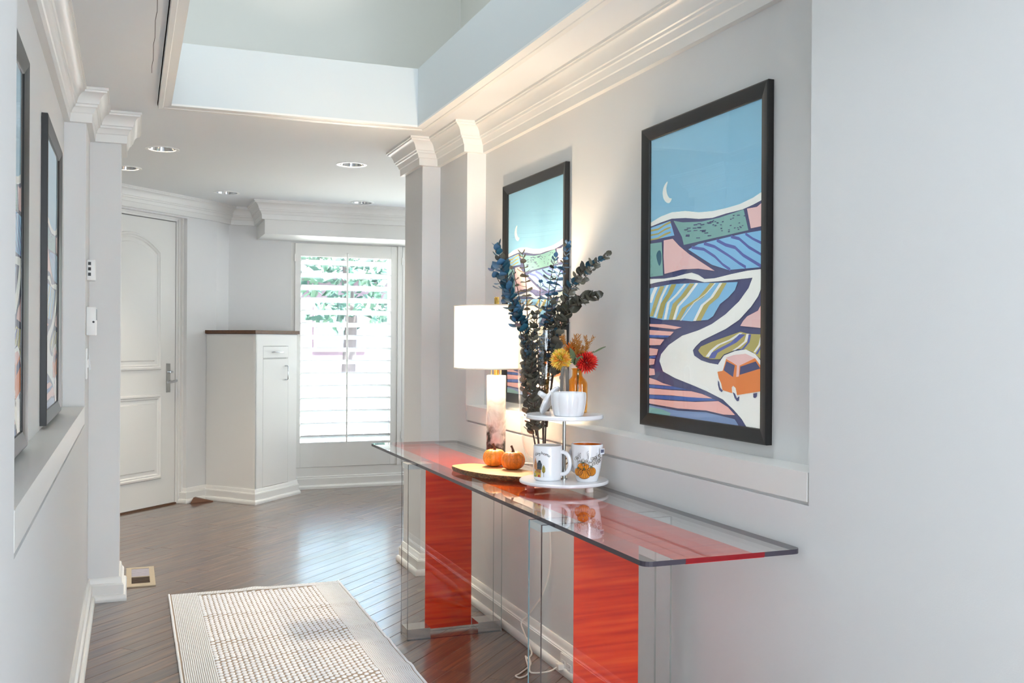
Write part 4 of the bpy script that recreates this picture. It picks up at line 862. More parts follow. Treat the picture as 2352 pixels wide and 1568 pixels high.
# ---- tall glass vase
vx, vy = 1.455, 3.415
m = MB(); pr = [(.036, 0), (.040, .004), (.041, .02), (.052, .045), (.062, .075), (.074, .122), (.083, .19), (.089, .29), (.0925, .40), (.0905, .545)]
inn = [(.0875, .545), (.0895, .40), (.086, .29), (.080, .19), (.071, .124), (.058, .08), (.03, .058), (0, .055)]
def curve_prof(p, k=4): return [(max(0, v.x), v.y) for v in [Vector((q.x, q.y)) for q in spline([(a, b, 0) for a, b in p], k)]]
m.lathe(curve_prof(pr)+curve_prof(inn), (vx, vy, TZ1), 56)
vase = m.build('glass_vase', thin_glass('vase_glass', (.985, .99, .985), 1.33), smooth=60, loc=(vx, vy, TZ1)); tag(vase, 'tall clear glass vase holding the eucalyptus, standing on the glass table', 'vase')
m = MB(); m.lathe([(.088, .5445), (.0895, .5475), (.0905, .5445)], (0, 0, 0), 56, close=True); rim = m.build('rim', thin_glass('rim_glass', (.94, .96, .95), 1.7), smooth=60, loc=(0, 0, 0)); rim.parent = vase; rim.location = (0, 0, 0)

# ---- eucalyptus branches
def leaf_mesh(name, col, L, Wd, cup):
    m = MB(); N = 5; vs = []
    for i in range(N+1):
        t = i/N; wv = Wd*math.sin(math.pi*min(1, t*.96+.04))**.7 if i not in (0,) else .0006
        if i == N: wv = .0006
        for s in (-1, 0, 1): vs.append((L*t, s*wv/2, cup*L*(t-.5)**2*1.2-(.0 if s else cup*.16*Wd)))
    m.v = vs
    for i in range(N):
        for j in range(2): q = i*3+j; m.face((q, q+1, q+4, q+3))
    me = m.build(name, col, smooth=80, loc=(0, 0, 0)); d = me.data; bpy.data.objects.remove(me); return d
def leaf_mat(name, c1, c2):
    m = mat(name, c1, .38, spec=.6); t = m.node_tree; b_ = t.nodes['Principled BSDF']; oi = t.nodes.new('ShaderNodeObjectInfo'); mx = t.nodes.new('ShaderNodeMix'); mx.data_type = 'RGBA'
    mx.inputs['A'].default_value = (*lin(c1), 1); mx.inputs['B'].default_value = (*lin(c2), 1); t.links.new(oi.outputs['Random'], mx.inputs['Factor']); t.links.new(mx.outputs['Result'], b_.inputs['Base Color']); return m
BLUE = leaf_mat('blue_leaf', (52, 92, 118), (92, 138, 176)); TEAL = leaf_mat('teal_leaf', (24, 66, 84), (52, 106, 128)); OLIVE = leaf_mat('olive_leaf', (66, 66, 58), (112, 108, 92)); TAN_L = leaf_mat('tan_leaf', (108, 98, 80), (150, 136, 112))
LM = {}
for nm, mm in (('blue', BLUE), ('teal', TEAL), ('olive', OLIVE), ('tan', TAN_L)):
    LM[nm] = [leaf_mesh('leaf', mm, 1, w_, c_) for w_, c_ in ((.82, .25), (.95, .4), (.62, .15))]
STEM = mat('stem_brown', (84, 62, 52), .7)
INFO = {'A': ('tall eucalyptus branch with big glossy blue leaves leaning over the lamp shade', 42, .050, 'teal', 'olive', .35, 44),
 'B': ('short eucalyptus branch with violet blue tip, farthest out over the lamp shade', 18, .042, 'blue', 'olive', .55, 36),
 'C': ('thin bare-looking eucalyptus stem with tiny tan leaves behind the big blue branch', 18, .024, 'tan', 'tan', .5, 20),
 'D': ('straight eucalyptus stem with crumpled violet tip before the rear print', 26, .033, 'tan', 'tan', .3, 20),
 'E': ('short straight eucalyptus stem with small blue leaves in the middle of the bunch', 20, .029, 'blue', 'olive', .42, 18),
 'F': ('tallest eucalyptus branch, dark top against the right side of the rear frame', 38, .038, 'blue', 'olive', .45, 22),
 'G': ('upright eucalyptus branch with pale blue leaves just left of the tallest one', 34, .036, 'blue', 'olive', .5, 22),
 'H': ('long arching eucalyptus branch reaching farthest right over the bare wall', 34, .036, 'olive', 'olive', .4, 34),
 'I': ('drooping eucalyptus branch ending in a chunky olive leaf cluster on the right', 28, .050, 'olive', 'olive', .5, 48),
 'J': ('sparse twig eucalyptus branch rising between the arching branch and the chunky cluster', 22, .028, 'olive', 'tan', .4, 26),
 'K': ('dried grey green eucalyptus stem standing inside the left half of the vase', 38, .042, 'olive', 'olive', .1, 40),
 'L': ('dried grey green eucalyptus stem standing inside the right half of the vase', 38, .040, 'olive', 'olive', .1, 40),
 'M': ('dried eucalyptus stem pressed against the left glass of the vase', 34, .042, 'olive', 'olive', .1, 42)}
random.seed(11)
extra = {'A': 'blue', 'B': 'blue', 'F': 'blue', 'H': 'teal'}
for key, P in STEMS:
    lab, n, size, top, low, cut, tilt = INFO[key]
    path = spline(P, 8); root = thing('eucalyptus_branch', lab, 'branch', tuple(path[0]), 'eucalyptus branches in the glass vase')
    ln = [0]
    for a, b_ in zip(path, path[1:]): ln.append(ln[-1]+(b_-a).length)
    m = MB(); m.tube(path, [.0032-.0022*l/ln[-1] for l in ln], 6); stem = m.build('stem', STEM, root, 60)
    base_ = .12 if key in 'KLM' else .30
    nn = n
    for k in range(nn):
        t = base_+(1-base_)*(k+.6)/nn; s = t*ln[-1]; i = max(j for j in range(len(ln)-1) if ln[j] <= s); f = (s-ln[i])/(ln[i+1]-ln[i]); p = path[i].lerp(path[i+1], f); d = (path[i+1]-path[i]).normalized()
        u = d.orthogonal().normalized(); ang0 = k*2.2+random.uniform(-.3, .3)
        for side in (0, 1):
            a = ang0+math.pi*side; out_ = (Matrix.Rotation(a, 3, d) @ u)
            up = math.sin(R(tilt+random.uniform(-14, 14))) if t < .93 else .8
            xa = (out_*math.sqrt(max(.05, 1-up*up))+d*up).normalized(); za = (d-xa*d.dot(xa)).normalized(); ya = za.cross(xa)
            sz = size*(random.uniform(.75, 1.1))*(1 if t < .9 else .72)
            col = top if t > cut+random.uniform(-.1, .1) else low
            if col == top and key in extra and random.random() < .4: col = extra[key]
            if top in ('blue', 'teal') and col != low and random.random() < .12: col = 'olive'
            q = p+xa*.001
            # keep leaves inside the glass
            tip = q+xa*sz
            hz = tip.z
            rmax = .060 if hz < .9 else .074 if hz < 1.0 else .080
            rr = Vector((tip.x-vx, tip.y-vy))
            if hz < 1.30 and rr.length > rmax: sz *= max(.35, 1-(rr.length-rmax)/sz)
            if hz < .80: continue
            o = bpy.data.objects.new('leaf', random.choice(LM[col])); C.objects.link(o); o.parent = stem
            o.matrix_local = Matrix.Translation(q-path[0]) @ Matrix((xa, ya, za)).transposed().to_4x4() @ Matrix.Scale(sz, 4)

# ---- two tier marble stand
px_, py_ = 1.392, 3.072
st_ = thing('tiered_stand', 'two tier white marble serving stand with metal loop handle on glass table', 'serving stand', (px_, py_, TZ1))
def plate(r, zt, th, name):
    m = MB(); m.lathe([(0, -th), (r-.003, -th), (r, -th+.003), (r, -.003), (r-.003, 0), (0, 0)], (px_, py_, zt), 64); return m.build(name, MARBLE, st_, 40)
plate(.1535, .776, .0115, 'lower_plate'); plate(.134, .999, .0145, 'upper_plate')
for ang in (137, 290, 25):
    fx, fy = px_+.122*math.cos(R(ang)), py_+.122*math.sin(R(ang)); m = MB(); m.lathe([(.0125, 0), (.0135, .001), (.0135, .019), (.0135, .0195)], (fx, fy, TZ1), 24); m.build('foot', mat('foot_wood', (226, 214, 204), .5) if 'foot_wood' not in bpy.data.materials else bpy.data.materials['foot_wood'], st_, 40)
m = MB(); m.lathe([(.012, .0), (.012, .003), (.0058, .004), (.0058, .2085)], (px_, py_, .776), 20); m.build('post', BRUSHED, st_, 40)
# loop handle of flat strip
m = MB(); hd = Vector((.947, .321, 0)); wv = Vector((-.321, .947, 0)); pts = []
for k in range(25):
    t = k/24
    if t < .38: a = t/.38; pts.append((-.0105-.004*math.sin(a*math.pi*.9), a*.138))
    elif t > .62: a = (1-t)/.38; pts.append((.0105+.004*math.sin(a*math.pi*.9), a*.138))
    else: a = math.pi*(1-(t-.38)/.24); pts.append((.0118*math.cos(a), .138+.026*math.sin(a)))
b0 = Vector((px_, py_, .999)); vs = []
for i, (u, z) in enumerate(pts):
    tan = Vector((pts[min(i+1, 24)][0]-pts[max(i-1, 0)][0], pts[min(i+1, 24)][1]-pts[max(i-1, 0)][1])).normalized(); nx, nz = -tan.y*.0013, tan.x*.0013
    for s_, w2 in ((1, -1), (1, 1), (-1, 1), (-1, -1)): vs.append(tuple(b0+hd*(u+nx*s_)+wv*(.0065*w2)+Vector((0, 0, z+nz*s_))))
m.add(vs, [(i*4+k, i*4+(k+1) % 4, (i+1)*4+(k+1) % 4, (i+1)*4+k) for i in range(24) for k in range(4)]+[(0, 1, 2, 3), (96, 97, 98, 99)]); m.build('loop_handle', BRUSHED, st_, 40)

# ---- white fluted bowl with its lid leaning on it
bx_, by_ = 1.374, 2.998
bowl = thing('fluted_bowl', 'small white fluted pumpkin shaped bowl on the upper marble plate', 'bowl', (bx_, by_, .999)); m = MB()
mod = lambda a, z: .945+.055*abs(math.sin(a*5+.6))**.5
m.lathe([(.046, 0), (.050, .003), (.0545, .02), (.0585, .042), (.0600, .062), (.0592, .076), (.0570, .079), (.0545, .0765), (.0540, .06), (.050, .03), (.040, .010), (0, .008)], (bx_, by_, .999), 100, mod); m.build('body', CERAMIC, bowl, 60)
ldx, ldy, ldz = 1.352, 3.112, 1.0555
lid = thing('bowl_lid', 'white ceramic lid with curved stem handle leaning on edge beside fluted bowl', 'lid', (1.372, 3.13, .999))
nrm = Vector((-.62, .52, .50)).normalized(); q_ = nrm.to_track_quat('Z', 'Y').to_matrix()
def rot_into(mb, c):
    mb.v = [tuple(q_ @ Vector(v)+Vector(c)) for v in mb.v]
m = MB(); m.lathe([(0, -.003), (.05, -.006), (.0555, -.004), (.056, 0), (.050, .006), (.03, .013), (.010, .018), (0, .0185)], (0, 0, 0), 80, lambda a, z: .95+.05*abs(math.sin(a*5))**.5)
cl = Vector((1.3325, 3.098, .0)); lowest = (q_ @ Vector((0, 0, 0))).z
rot_into(m, (0, 0, 0)); dz = .9995-min(v[2] for v in m.v); lc = Vector((1.338, 3.075, dz)); m.v = [tuple(Vector(v)+lc) for v in m.v]; m.build('disc', CERAMIC, lid, 60)
m = MB(); m.tube(spline([(0, 0, .014), (.001, 0, .024), (.004, .001, .034), (.010, .002, .042)], 5), [.013]*4+[.0105]*4+[.0095]*4+[.0085]*4, 12); rot_into(m, lc); m.build('stem_handle', CERAMIC, lid, 60)

# ---- amber bottle vase and flowers
ox, oy = 1.462, 3.118
m = MB(); flut = lambda a, z: 1+(.022*math.cos(a*22) if .012 < z < .112 else 0)
prof = [(.033, 0), (.035, .003), (.0352, .012), (.0352, .02), (.0352, .06), (.0352, .098), (.034, .106), (.029, .116), (.021, .124), (.018, .130), (.0175, .150), (.0205, .153), (.0205, .156), (.0165, .156), (.0150, .150), (.0155, .130), (.024, .118), (.031, .104), (.0315, .02), (.03, .010), (0, .009)]
m.lathe(prof, (ox, oy, .999), 132, flut); bot = m.build('amber_bottle', thin_glass('amber_glass', (.95, .74, .36), 1.5, .03), smooth=50, loc=(ox, oy, .999)); tag(bot, 'fluted amber glass bottle vase holding flowers on the upper marble plate', 'vase')
random.seed(5)
mouth = Vector((ox, oy, 1.155))
def mum(name, label, c, face, r, cols, n, stem_to):
    t = thing(name, label, 'flower', tuple(stem_to), 'flowers in the amber bottle'); fz = Vector(face).normalized(); M3 = fz.to_track_quat('Z', 'Y').to_matrix(); m = MB(); c = Vector(c)
    for k in range(n):
        u = (k+.5)/n; th = math.acos(1-u*1.45); ph = k*2.39996; d = Vector((math.sin(th)*math.cos(ph), math.sin(th)*math.sin(ph), math.cos(th)))
        L = r*random.uniform(.88, 1.06); w_ = r*.17; side = d.cross(Vector((0, 0, 1))); side = side.normalized() if side.length > .01 else Vector((1, 0, 0)); up_ = side.cross(d)
        m.col = lin(tuple(min(255, v*random.uniform(.88, 1.08)) for v in random.choice(cols)))
        vs = [d*.25*L-side*w_*.35, d*.25*L+side*w_*.35, d*.66*L+side*w_*.6+up_*.03*r, d*.66*L-side*w_*.6+up_*.03*r, d*L+up_*.07*r, d*.6*L-up_*.06*r]
        m.add([tuple(M3 @ v+c) for v in vs], [(0, 1, 2, 3), (3, 2, 4), (0, 3, 5), (1, 2, 5), (2, 4, 5), (3, 4, 5)])
    m.build('bloom', vcol('petals', .6) if 'petals' not in bpy.data.materials else bpy.data.materials['petals'], t, colors=True, fix=False)
    m = MB(); m.tube(spline([tuple(stem_to), (ox+random.uniform(-.004, .004), oy+random.uniform(-.004, .004), 1.158), tuple((c+mouth)/2+Vector((0, 0, .006))), tuple(c-fz*r*.2)], 6), .0017, 6); m.build('stem', bpy.data.materials.get('green_stem') or mat('green_stem', (92, 98, 52), .6), t, 60)
    return t
mum('chrysanthemum', 'yellow chrysanthemum leaning over the metal loop handle', (1.402, 3.125, 1.186), (-.55, -.75, .30), .041, [(238, 196, 78), (228, 176, 62), (244, 208, 104)], 150, (ox-.006, oy, 1.012))
mum('chrysanthemum', 'red chrysanthemum on the right of the amber bottle', (1.489, 3.100, 1.176), (.05, -.95, .30), .042, [(222, 46, 36), (204, 32, 30), (236, 70, 50)], 160, (ox+.006, oy-.004, 1.012))
mum('daisy', 'orange flower behind the yellow and red chrysanthemums', (1.462, 3.165, 1.216), (-.1, -.6, .8), .036, [(240, 142, 40), (228, 112, 30)], 70, (ox, oy+.006, 1.012))
GR = mat('green_leaf', (104, 118, 84), .6); RUST = mat('rust_sprig', (176, 118, 44), .6)
t = thing('leaf_sprig', 'green leaf sprig under the flowers with one leaf pointing right', 'leaf', (ox, oy, 1.012), 'flowers in the amber bottle')
m = MB(); m.tube(spline([(ox, oy, 1.012), (ox+.003, oy+.006, 1.158), (1.49, 3.12, 1.19), (1.522, 3.11, 1.215)], 5), .0014, 5); m.build('stem', bpy.data.materials['green_stem'], t)
def flat_leaf(a, b_, wd, up=(0, 0, 1)):
    a = Vector(a); b_ = Vector(b_); d = b_-a; s = d.cross(Vector(up)).normalized(); m = MB(); vs = []
    for i in range(7):
        u = i/6; wv = wd*math.sin(math.pi*(u*.94+.03))**.8
        for k in (-1, 0, 1): vs.append(tuple(a+d*u+s*k*wv/2+Vector(up)*(.004*abs(k)-.012*(u-.4)**2)))
    m.add(vs, [(i*3+k, i*3+k+1, i*3+k+4, i*3+k+3) for i in range(6) for k in range(2)]); m.build('leaf', GR, t, 80)
flat_leaf((1.515, 3.115, 1.205), (1.552, 3.075, 1.232), .018, (.3, -.6, .7)); flat_leaf((1.452, 3.12, 1.165), (1.425, 3.10, 1.225), .030, (.3, -.9, .3)); flat_leaf((1.458, 3.12, 1.16), (1.462, 3.08, 1.20), .03, (0, -.9, .4)); flat_leaf((1.44, 3.13, 1.18), (1.39, 3.16, 1.222), .026, (.2, -.8, .6)); flat_leaf((1.46, 3.12, 1.16), (1.485, 3.10, 1.15), .026, (0, -.9, .4))
SPR = [('rust fern sprig standing upright, tallest of the bottle flowers', (1.478, 3.14, 1.268)), ('rust fern sprig bending right above the red chrysanthemum', (1.528, 3.13, 1.262)), ('rust fern sprig bending left behind the yellow chrysanthemum', (1.418, 3.155, 1.262)), ('short bushy rust sprig between the two tall fern sprigs', (1.462, 3.125, 1.248))]
for lab, tip in SPR:
    t = thing('fern_sprig', lab, 'sprig', (ox, oy, 1.012), 'flowers in the amber bottle'); tip = Vector(tip); pth = spline([(ox, oy, 1.012), (ox+.002, oy+.003, 1.158), tuple((mouth+tip)/2+Vector((0, .004, .004))), tuple(tip)], 8); m = MB(); m.tube(pth, .0011, 5); m.build('stem', RUST, t)
    m = MB(); paths = [pth[14:]]
    for q in (10, 13, 16, 19):
        a = q*2.4; e_ = pth[q]+Vector((.020*math.cos(a), .020*math.sin(a), .030)); paths.append(spline([tuple(pth[q]), tuple(pth[q].lerp(e_, .5)+Vector((.003*math.cos(a), .003*math.sin(a), 0))), tuple(e_)], 5)); m.tube(paths[-1], .0006, 4)
    for pth_ in paths:
     for i in range(2, len(pth_)):
        d = (pth_[i]-pth_[i-1]).normalized(); u = d.orthogonal().normalized()
        for k in range(3):
            o_2 = Matrix.Rotation(k*2.0944+i*.9, 3, d) @ u; p0 = pth_[i]; L = .0095; p1 = p0+(o_2*.75+d*.66)*L; s = d.cross(o_2)*.0011; m.add([tuple(p0-s), tuple(p0+s), tuple(p1+s*1.2), tuple(p1+d*.003), tuple(p1-s*1.2)], [(0, 1, 2, 3, 4)])
    m.build('needles', RUST, t, fix=False)

# ---- mugs
def mug(cx, cy, zb, prof, inner, hpath, label, inner_mat):
    t = thing('mug', label, 'mug', (cx, cy, zb)); m = MB(); m.lathe(prof, (cx, cy, zb), 64); m.f.pop(); m.m.pop(); m.c.pop(); b_ = m.build('body', CERAMIC, t, 60)
    m = MB(); m.lathe(inner, (cx, cy, zb), 64); m.f = [f for f in m.f if len(f) == 4 or f[0] < 64]; m.m = [0]*len(m.f); m.c = m.c[:len(m.f)]; m.build('interior', inner_mat, t, 60)
    m = MB(); m.tube(hpath, .0072, 10); m.build('handle', CERAMIC, t, 60); return t
m1x, m1y = 1.331, 3.072; zb = .776
pr1 = [(.040, 0), (.0455, .003), (.0485, .012), (.0500, .03), (.0503, .06), (.0500, .10), (.0490, .116), (.0475, .1185), (.0462, .117)]
in1 = [(0, .010), (.042, .012), (.0462, .03), (.0462, .117)]
vr = Vector((.932, -.363, 0)); vf = Vector((-.40, -.917, 0))
def ring_path(cx, cy, direction, r0, zs, reach):
    d = Vector(direction).normalized(); P = []
    for k in range(13):
        a = math.pi*k/12; P.append((cx+d.x*(r0+reach*math.sin(a)**.7), cy+d.y*(r0+reach*math.sin(a)**.7), zb+zs[0]+(zs[1]-zs[0])*(1-math.cos(a))/2))
    return P
g = thing_m1 = mug(m1x, m1y, zb, pr1, in1, ring_path(m1x, m1y, (.72, -.70, 0), .046, (.022, .098), .034), 'white mug with stay home house drawing, left on the lower plate', mat('mug_grey_inside', (212, 206, 198), .25))
m2x, m2y = 1.447, 3.004
pr2 = [(.034, 0), (.0365, .003), (.0405, .018), (.0460, .045), (.0505, .075), (.0530, .100), (.0540, .120), (.0536, .1255), (.0522, .1265), (.0508, .124)]
in2 = [(0, .010), (.034, .012), (.044, .05), (.0500, .09), (.0508, .124)]
g2 = mug(m2x, m2y, zb, pr2, in2, ring_path(m2x, m2y, (-.42, .90, 0), .042, (.028, .112), .036), 'white mug with orange inside and pumpkin vine drawing, right on lower plate', mat('mug_orange_inside', (214, 104, 20), .25))
def cyl_map(cx, cy, az, rf):
    """x in metres round the body from azimuth az (to the right as seen), z up"""
    def f(x, z, o):
        r = rf(z)+.00022+o; a = az+x/rf(z); return (cx+r*math.cos(a), cy+r*math.sin(a), zb+z)
    return f
def rprof(pr):
    zs = [p[1] for p in pr]; rs = [p[0] for p in pr]
    return lambda z: float(np.interp(z, zs, rs))
def subdiv(polys, step=.006):
    out = []
    for col, s, pts in polys:
        q = []
        for a, b_ in zip(pts, pts[1:]+pts[:1]):
            n = max(1, int(math.hypot(b_[0]-a[0], b_[1]-a[1])/step)); q += [(a[0]+(b_[0]-a[0])*k/n, a[1]+(b_[1]-a[1])*k/n) for k in range(n)]
        out.append((col, 0, q))
    return out
def stroke(col, pts, w_):
    out = []
    for a, b_ in zip(pts, pts[1:]):
        d = Vector((b_[0]-a[0], b_[1]-a[1])); 
        if d.length < 1e-6: continue
        n = Vector((-d.y, d.x)).normalized()*w_/2; d = d.normalized()*w_*.3
        out.append((col, 0, [(a[0]-d.x+n.x, a[1]-d.y+n.y), (a[0]-d.x-n.x, a[1]-d.y-n.y), (b_[0]+d.x-n.x, b_[1]+d.y-n.y), (b_[0]+d.x+n.x, b_[1]+d.y+n.y)]))
    return out
def sm2(pts, k=5): return [(v.x, v.y) for v in spline([(a, b_, 0) for a, b_ in pts], k)]
def ell(cx, cz, a, b_, n=24, t0=0, t1=2*math.pi): return [(cx+a*math.cos(t0+(t1-t0)*i/n), cz+b_*math.sin(t0+(t1-t0)*i/n)) for i in range(n+(0 if abs(t1-t0-2*math.pi) < 1e-6 else 1))]
# handwriting: each letter as pen strokes in a 1-high box
GL = {'s': [[(0, .05), (.35, .05), (.42, .2), (.12, .42), (.18, .58), (.42, .56)]], 't': [[(.2, 1.0), (.12, .2), (.25, .02), (.45, .12)], [(-.05, .66), (.42, .70)]],
 'a': [[(.45, .5), (.2, .58), (.02, .3), (.15, .03), (.4, .2), (.47, .55), (.45, .15), (.6, .03)]], 'y': [[(.02, .55), (.1, .2), (.3, .12), (.47, .55)], [(.47, .55), (.4, -.1), (.2, -.45), (0, -.35)]],
 'h': [[(.05, 1.05), (.05, 0)], [(.05, .3), (.25, .58), (.42, .45), (.42, .1), (.55, .0)]], 'o': [[(.25, .58), (.02, .35), (.1, .04), (.4, .06), (.48, .38), (.25, .58)]],
 'm': [[(.03, .56), (.05, 0)], [(.05, .35), (.2, .58), (.32, .45), (.32, 0)], [(.32, .38), (.48, .58), (.6, .45), (.6, .1), (.72, .0)]], 'e': [[(.05, .28), (.45, .36), (.3, .6), (.05, .4), (.1, .05), (.45, .08)]]}
INK = (26, 24, 24); art1 = []
seq = [('s', 0), ('t', .48), ('a', .95), ('y', 1.62), ('h', 2.5), ('o', 3.15), ('m', 3.75), ('e', 4.6)]
S_ = .0102; Rc = .047
for ch, x0 in seq:
    for st in GL[ch]:
        pts = []
        for u, v in sm2(st, 4):
            xx = (x0+u)*S_-.020; ang = math.radians(96)-xx/Rc*1.12; rad = Rc+(v*S_*.95); pts.append((-.0035+rad*math.cos(ang), .0445+rad*math.sin(ang)))
        art1 += stroke(INK, pts, .0012)
hs = [((226, 160, 110), [(-.035, .048), (-.031, .066), (-.027, .080), (-.021, .062), (-.018, .046), (-.022, .038), (-.031, .038)]), ((214, 178, 78), [(-.033, .016), (-.004, .014), (-.004, .029), (-.031, .036)]), ((164, 112, 66), [(-.024, .030), (-.004, .028), (-.0035, .040), (-.023, .042)]), ((44, 52, 60), [(-.018, .040), (-.002, .040), (0, .058), (-.006, .071), (-.012, .071), (-.018, .060)]), ((192, 172, 66), [(.001, .034), (.006, .028), (.011, .034), (.011, .045), (.006, .056), (.001, .045)]), ((176, 40, 60), [(-.014, .0145), (-.0085, .0142), (-.0085, .022), (-.014, .0222)]), ((150, 158, 84), [(-.036, .014), (-.024, .013), (-.026, .024), (-.035, .028)])]
for c_, pts in hs: art1.append((c_, 0, pts)); art1 += stroke((70, 48, 34), pts+pts[:1], .0006) if c_ == (192, 172, 66) else []
art1 += stroke((50, 40, 30), [(.006, .016), (.006, .050)], .0011)
for k in range(4): art1 += stroke((50, 40, 30), [(.006, .031+k*.005), (.0095, .036+k*.005)], .0007)+stroke((50, 40, 30), [(.006, .031+k*.005), (.0025, .036+k*.005)], .0007)
for k in range(4): art1 += stroke((150, 160, 166), [(-.017, .044+k*.006), (-.002, .044+k*.006)], .0005)
for k in range(3): art1 += stroke((150, 160, 166), [(-.014+k*.004, .042), (-.014+k*.004, .066)], .0005)
for k in range(3): art1 += stroke((120, 70, 44), [(-.027, .040), (-.027, .07)], .0008)+stroke((120, 70, 44), [(-.027, .045+k*.007), (-.023, .052+k*.007)], .0006)
art1.append(((250, 250, 248), 0, [(-.030, .020), (-.025, .020), (-.025, .026), (-.030, .026)])); art1.append(((70, 90, 70), 0, [(-.029, .021), (-.026, .021), (-.026, .025), (-.029, .025)]))
azc = lambda cx, cy: math.atan2(0-cy, 0-cx)
g.children and art_mesh('printed_drawing', subdiv(art1), cyl_map(m1x, m1y, azc(m1x, m1y)-.38, rprof(pr1[:7])), g, GLAZE, .000012)
random.seed(3); art2 = []
for k in range(46):
    t_ = random.random(); x = -.046+t_*.098; zc = .060+.022*abs(t_-.38)*1.2+random.uniform(-.005, .018); r_ = random.uniform(.0028, .0052); n = 9; ph = random.random()*6
    lob = [(x+r_*(1+.28*math.cos(5*(2*math.pi*i/24)+ph))*math.cos(2*math.pi*i/24), zc+r_*(1+.28*math.cos(5*(2*math.pi*i/24)+ph))*math.sin(2*math.pi*i/24)) for i in range(25)]
    art2.append(((240, 238, 232), 0, lob[:-1])); art2 += stroke((48, 36, 30), lob, .0007)+stroke((48, 36, 30), [(x-r_, zc), (x+r_, zc)], .0005)+stroke((48, 36, 30), [(x, zc-r_), (x, zc+r_)], .0005)
for x0, h_ in ((-.028, .100), (-.004, .108), (.022, .094), (-.034, .094)):
    art2 += stroke((48, 36, 30), sm2([(x0, .07), (x0+.002, .085), (x0-.001, h_-.006), (x0+.003, h_)], 4), .0008)
    for k in range(4): art2 += stroke((48, 36, 30), sm2([(x0, .082+k*.005), (x0+.004, .084+k*.005), (x0+.003, .087+k*.005)], 3), .0006)
def pk(cx, cz, a, b_):
    out = [((236, 146, 36), 0, ell(cx, cz, a, b_))]+stroke((44, 34, 28), ell(cx, cz, a, b_)+[(cx+a, cz)], .0010)
    for f in (-.72, -.4, -.05, .3, .66): out += stroke((44, 34, 28), sm2([(cx+f*a*.25, cz+b_*.92), (cx+f*a, cz), (cx+f*a*.5, cz-b_*.92)], 4), .0008)
    out += [((90, 100, 70), 0, [(cx-.002, cz+b_*.8), (cx+.002, cz+b_*.8), (cx+.0015, cz+b_*1.2), (cx-.003, cz+b_*1.25)])]; return out
art2 += pk(-.016, .055, .0165, .0125)+pk(-.030, .036, .013, .014)+pk(.0085, .0385, .0125, .0155)+pk(-.012, .030, .0175, .0175)
art2.append(((238, 242, 250), 0, [(.035, .095), (.056, .095), (.056, .114), (.035, .114)]))
for k in range(9): art2.append(((36, 48, 96), 0, [(.038+k*.0018, .100), (.038+k*.0018+.0009*(1+k % 2*.5), .100), (.038+k*.0018+.0009*(1+k % 2*.5), .111), (.038+k*.0018, .111)]))
art_mesh('printed_drawing', subdiv(art2), cyl_map(m2x, m2y, azc(m2x, m2y)+.10, rprof(pr2[:7])), g2, GLAZE, .000006)
# twine tag tied to the second mug's handle
hp = Vector(ring_path(m2x, m2y, (-.42, .90, 0), .042, (.028, .112), .036)[6]); m = MB(); tw = MB()
tw.tube([tuple(hp+Vector((-.004+.0085*math.cos(a), .0105*math.sin(a)*.6, .012*math.cos(a*1)+.004*k))) for k in range(-5, 5) for a in [k*1.3]], .0020, 6)
tag(tw.build('twine', mat('jute_twine', (150, 112, 66), .9), loc=tuple(hp), smooth=60), 'brown twine wound round the handle of the pumpkin mug', 'twine')

# ---- garden beyond the shutters
gr = MB(); gr.box((-30, 8.42, -.5), (40, 60, -.25)); struct('ground', gr, mat('pale_concrete', (206, 202, 194), .9, var=(3, .06)))
tag(bx((-4, 8.7, -.25), (9, 10.4, -.20)).build('lawn_strip', mat('lawn', (120, 140, 84), .95, var=(20, .3))), 'narrow lawn strip outside under the shuttered window', 'lawn')
random.seed(21); m = MB()
for k in range(170):
    x = random.uniform(-.4, 5.2); y = random.uniform(9.0, 9.9); h_ = random.uniform(.22, .62); lean = random.uniform(-.16, .16); w2 = .011
    p = [Vector((x+lean*(i/4)**2, y+.03*i/4, -.22+h_*i/4)) for i in range(5)]; vs = []
    for i, q in enumerate(p): ww_ = w2*(1-i/4.3); vs += [tuple(q-Vector((ww_, 0, 0))), tuple(q+Vector((ww_, 0, 0)))]
    m.add(vs, [(i*2, i*2+1, i*2+3, i*2+2) for i in range(4)])
o = m.build('strap_leaves', mat('strap_leaf', (92, 132, 74), .6), fix=False); o['kind'] = 'stuff'; tag(o, 'green strap leaved border plants low outside the window', 'plants')
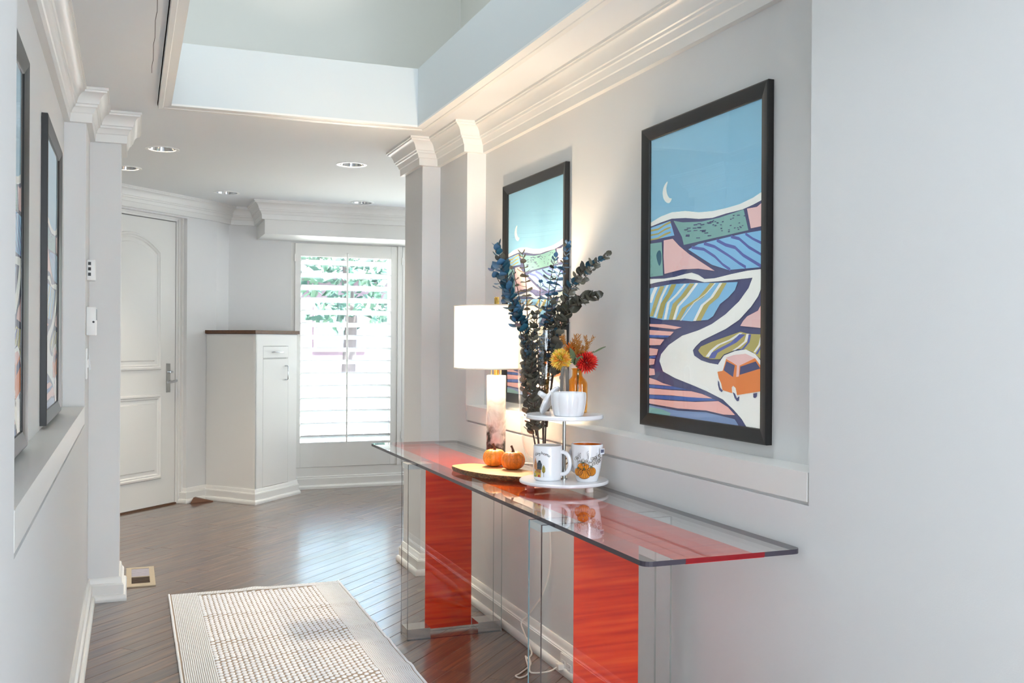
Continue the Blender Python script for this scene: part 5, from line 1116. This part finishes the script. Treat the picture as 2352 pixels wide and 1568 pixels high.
def tree(x, y, h_, r, label, tone):
    t = thing('tree', label, 'tree', (x, y, -.25), 'garden trees outside the window'); m = MB(); m.tube([(x, y, -.25), (x+.1, y, h_*.3), (x-.05, y, h_*.55)], [.2, .15, .1], 8); m.build('trunk', bpy.data.materials.get('bark') or mat('bark', (70, 68, 70), .9), t, 60)
    m = MB()
    for k in range(1500):
        d = Vector((random.gauss(0, 1), random.gauss(0, 1), random.gauss(0, 1))).normalized()*random.random()**.33; c = Vector((x+d.x*r, y+d.y*r, h_*.66+d.z*h_*.42)); s = random.uniform(.10, .22); u = Vector((random.gauss(0, 1), random.gauss(0, 1), random.gauss(0, 1))).normalized(); v = u.orthogonal().normalized()*s*.6; u *= s
        m.add([tuple(c-u), tuple(c+v), tuple(c+u), tuple(c-v)], [(0, 1, 2, 3)])
    cr = m.build('crown', mat('foliage_'+str(int(x*10)), tone, .7, var=(3, .3)), t, fix=False); cr['kind'] = 'stuff'
tree(1.2, 23, 5.2, 2.3, 'leafy garden tree at the left of the view through the shutters', (62, 98, 72)); tree(5.2, 25, 6.0, 2.4, 'leafy garden tree at the right of the view through the shutters', (56, 92, 76)); tree(11.5, 27, 6.0, 2.6, 'leafy garden tree hidden farther right beyond the shutters', (56, 92, 76)); tree(-3, 26, 6.0, 2.8, 'leafy garden tree hidden farther left beyond the shutters', (60, 96, 74))
hs_ = thing('brick_house', 'red brick house across the drive seen through the shutters', 'house', (4, 33, -.25)); bx((-4, 30, -.25), (13, 37, 3.2)).build('wall', mat('brick_wall', (98, 88, 100), .9, var=(30, .12)), hs_)
for k in range(4): w1 = bx((-2.4+k*3.8, 29.92, .9), (-.8+k*3.8, 30.0, 2.3)); fr = w1.build('window', mat('house_trim', (224, 222, 216), .6) if k == 0 else bpy.data.materials['house_trim'], hs_); bx((-2.3+k*3.8, 29.88, 1.0), (-.9+k*3.8, 29.93, 2.2)).build('pane', bpy.data.materials.get('house_pane') or mat('house_pane', (70, 82, 96), .1), fr)
m = MB(); m.add([(-4.6, 29.5, 3.2), (13.6, 29.5, 3.2), (13.6, 37.5, 3.2), (-4.6, 37.5, 3.2), (-1, 33.5, 5.4), (10, 33.5, 5.4)], [(0, 1, 5, 4), (1, 2, 5), (2, 3, 4, 5), (3, 0, 4), (3, 2, 1, 0)]); m.build('roof', mat('roof_shingle', (84, 84, 92), .9, var=(40, .15)), hs_)
tag(bx((-6, 19.2, -.25), (16, 19.6, .55)).build('garden_wall', mat('garden_brick', (108, 98, 108), .9, var=(25, .15))), 'low brick garden wall beyond the pale drive', 'garden wall')
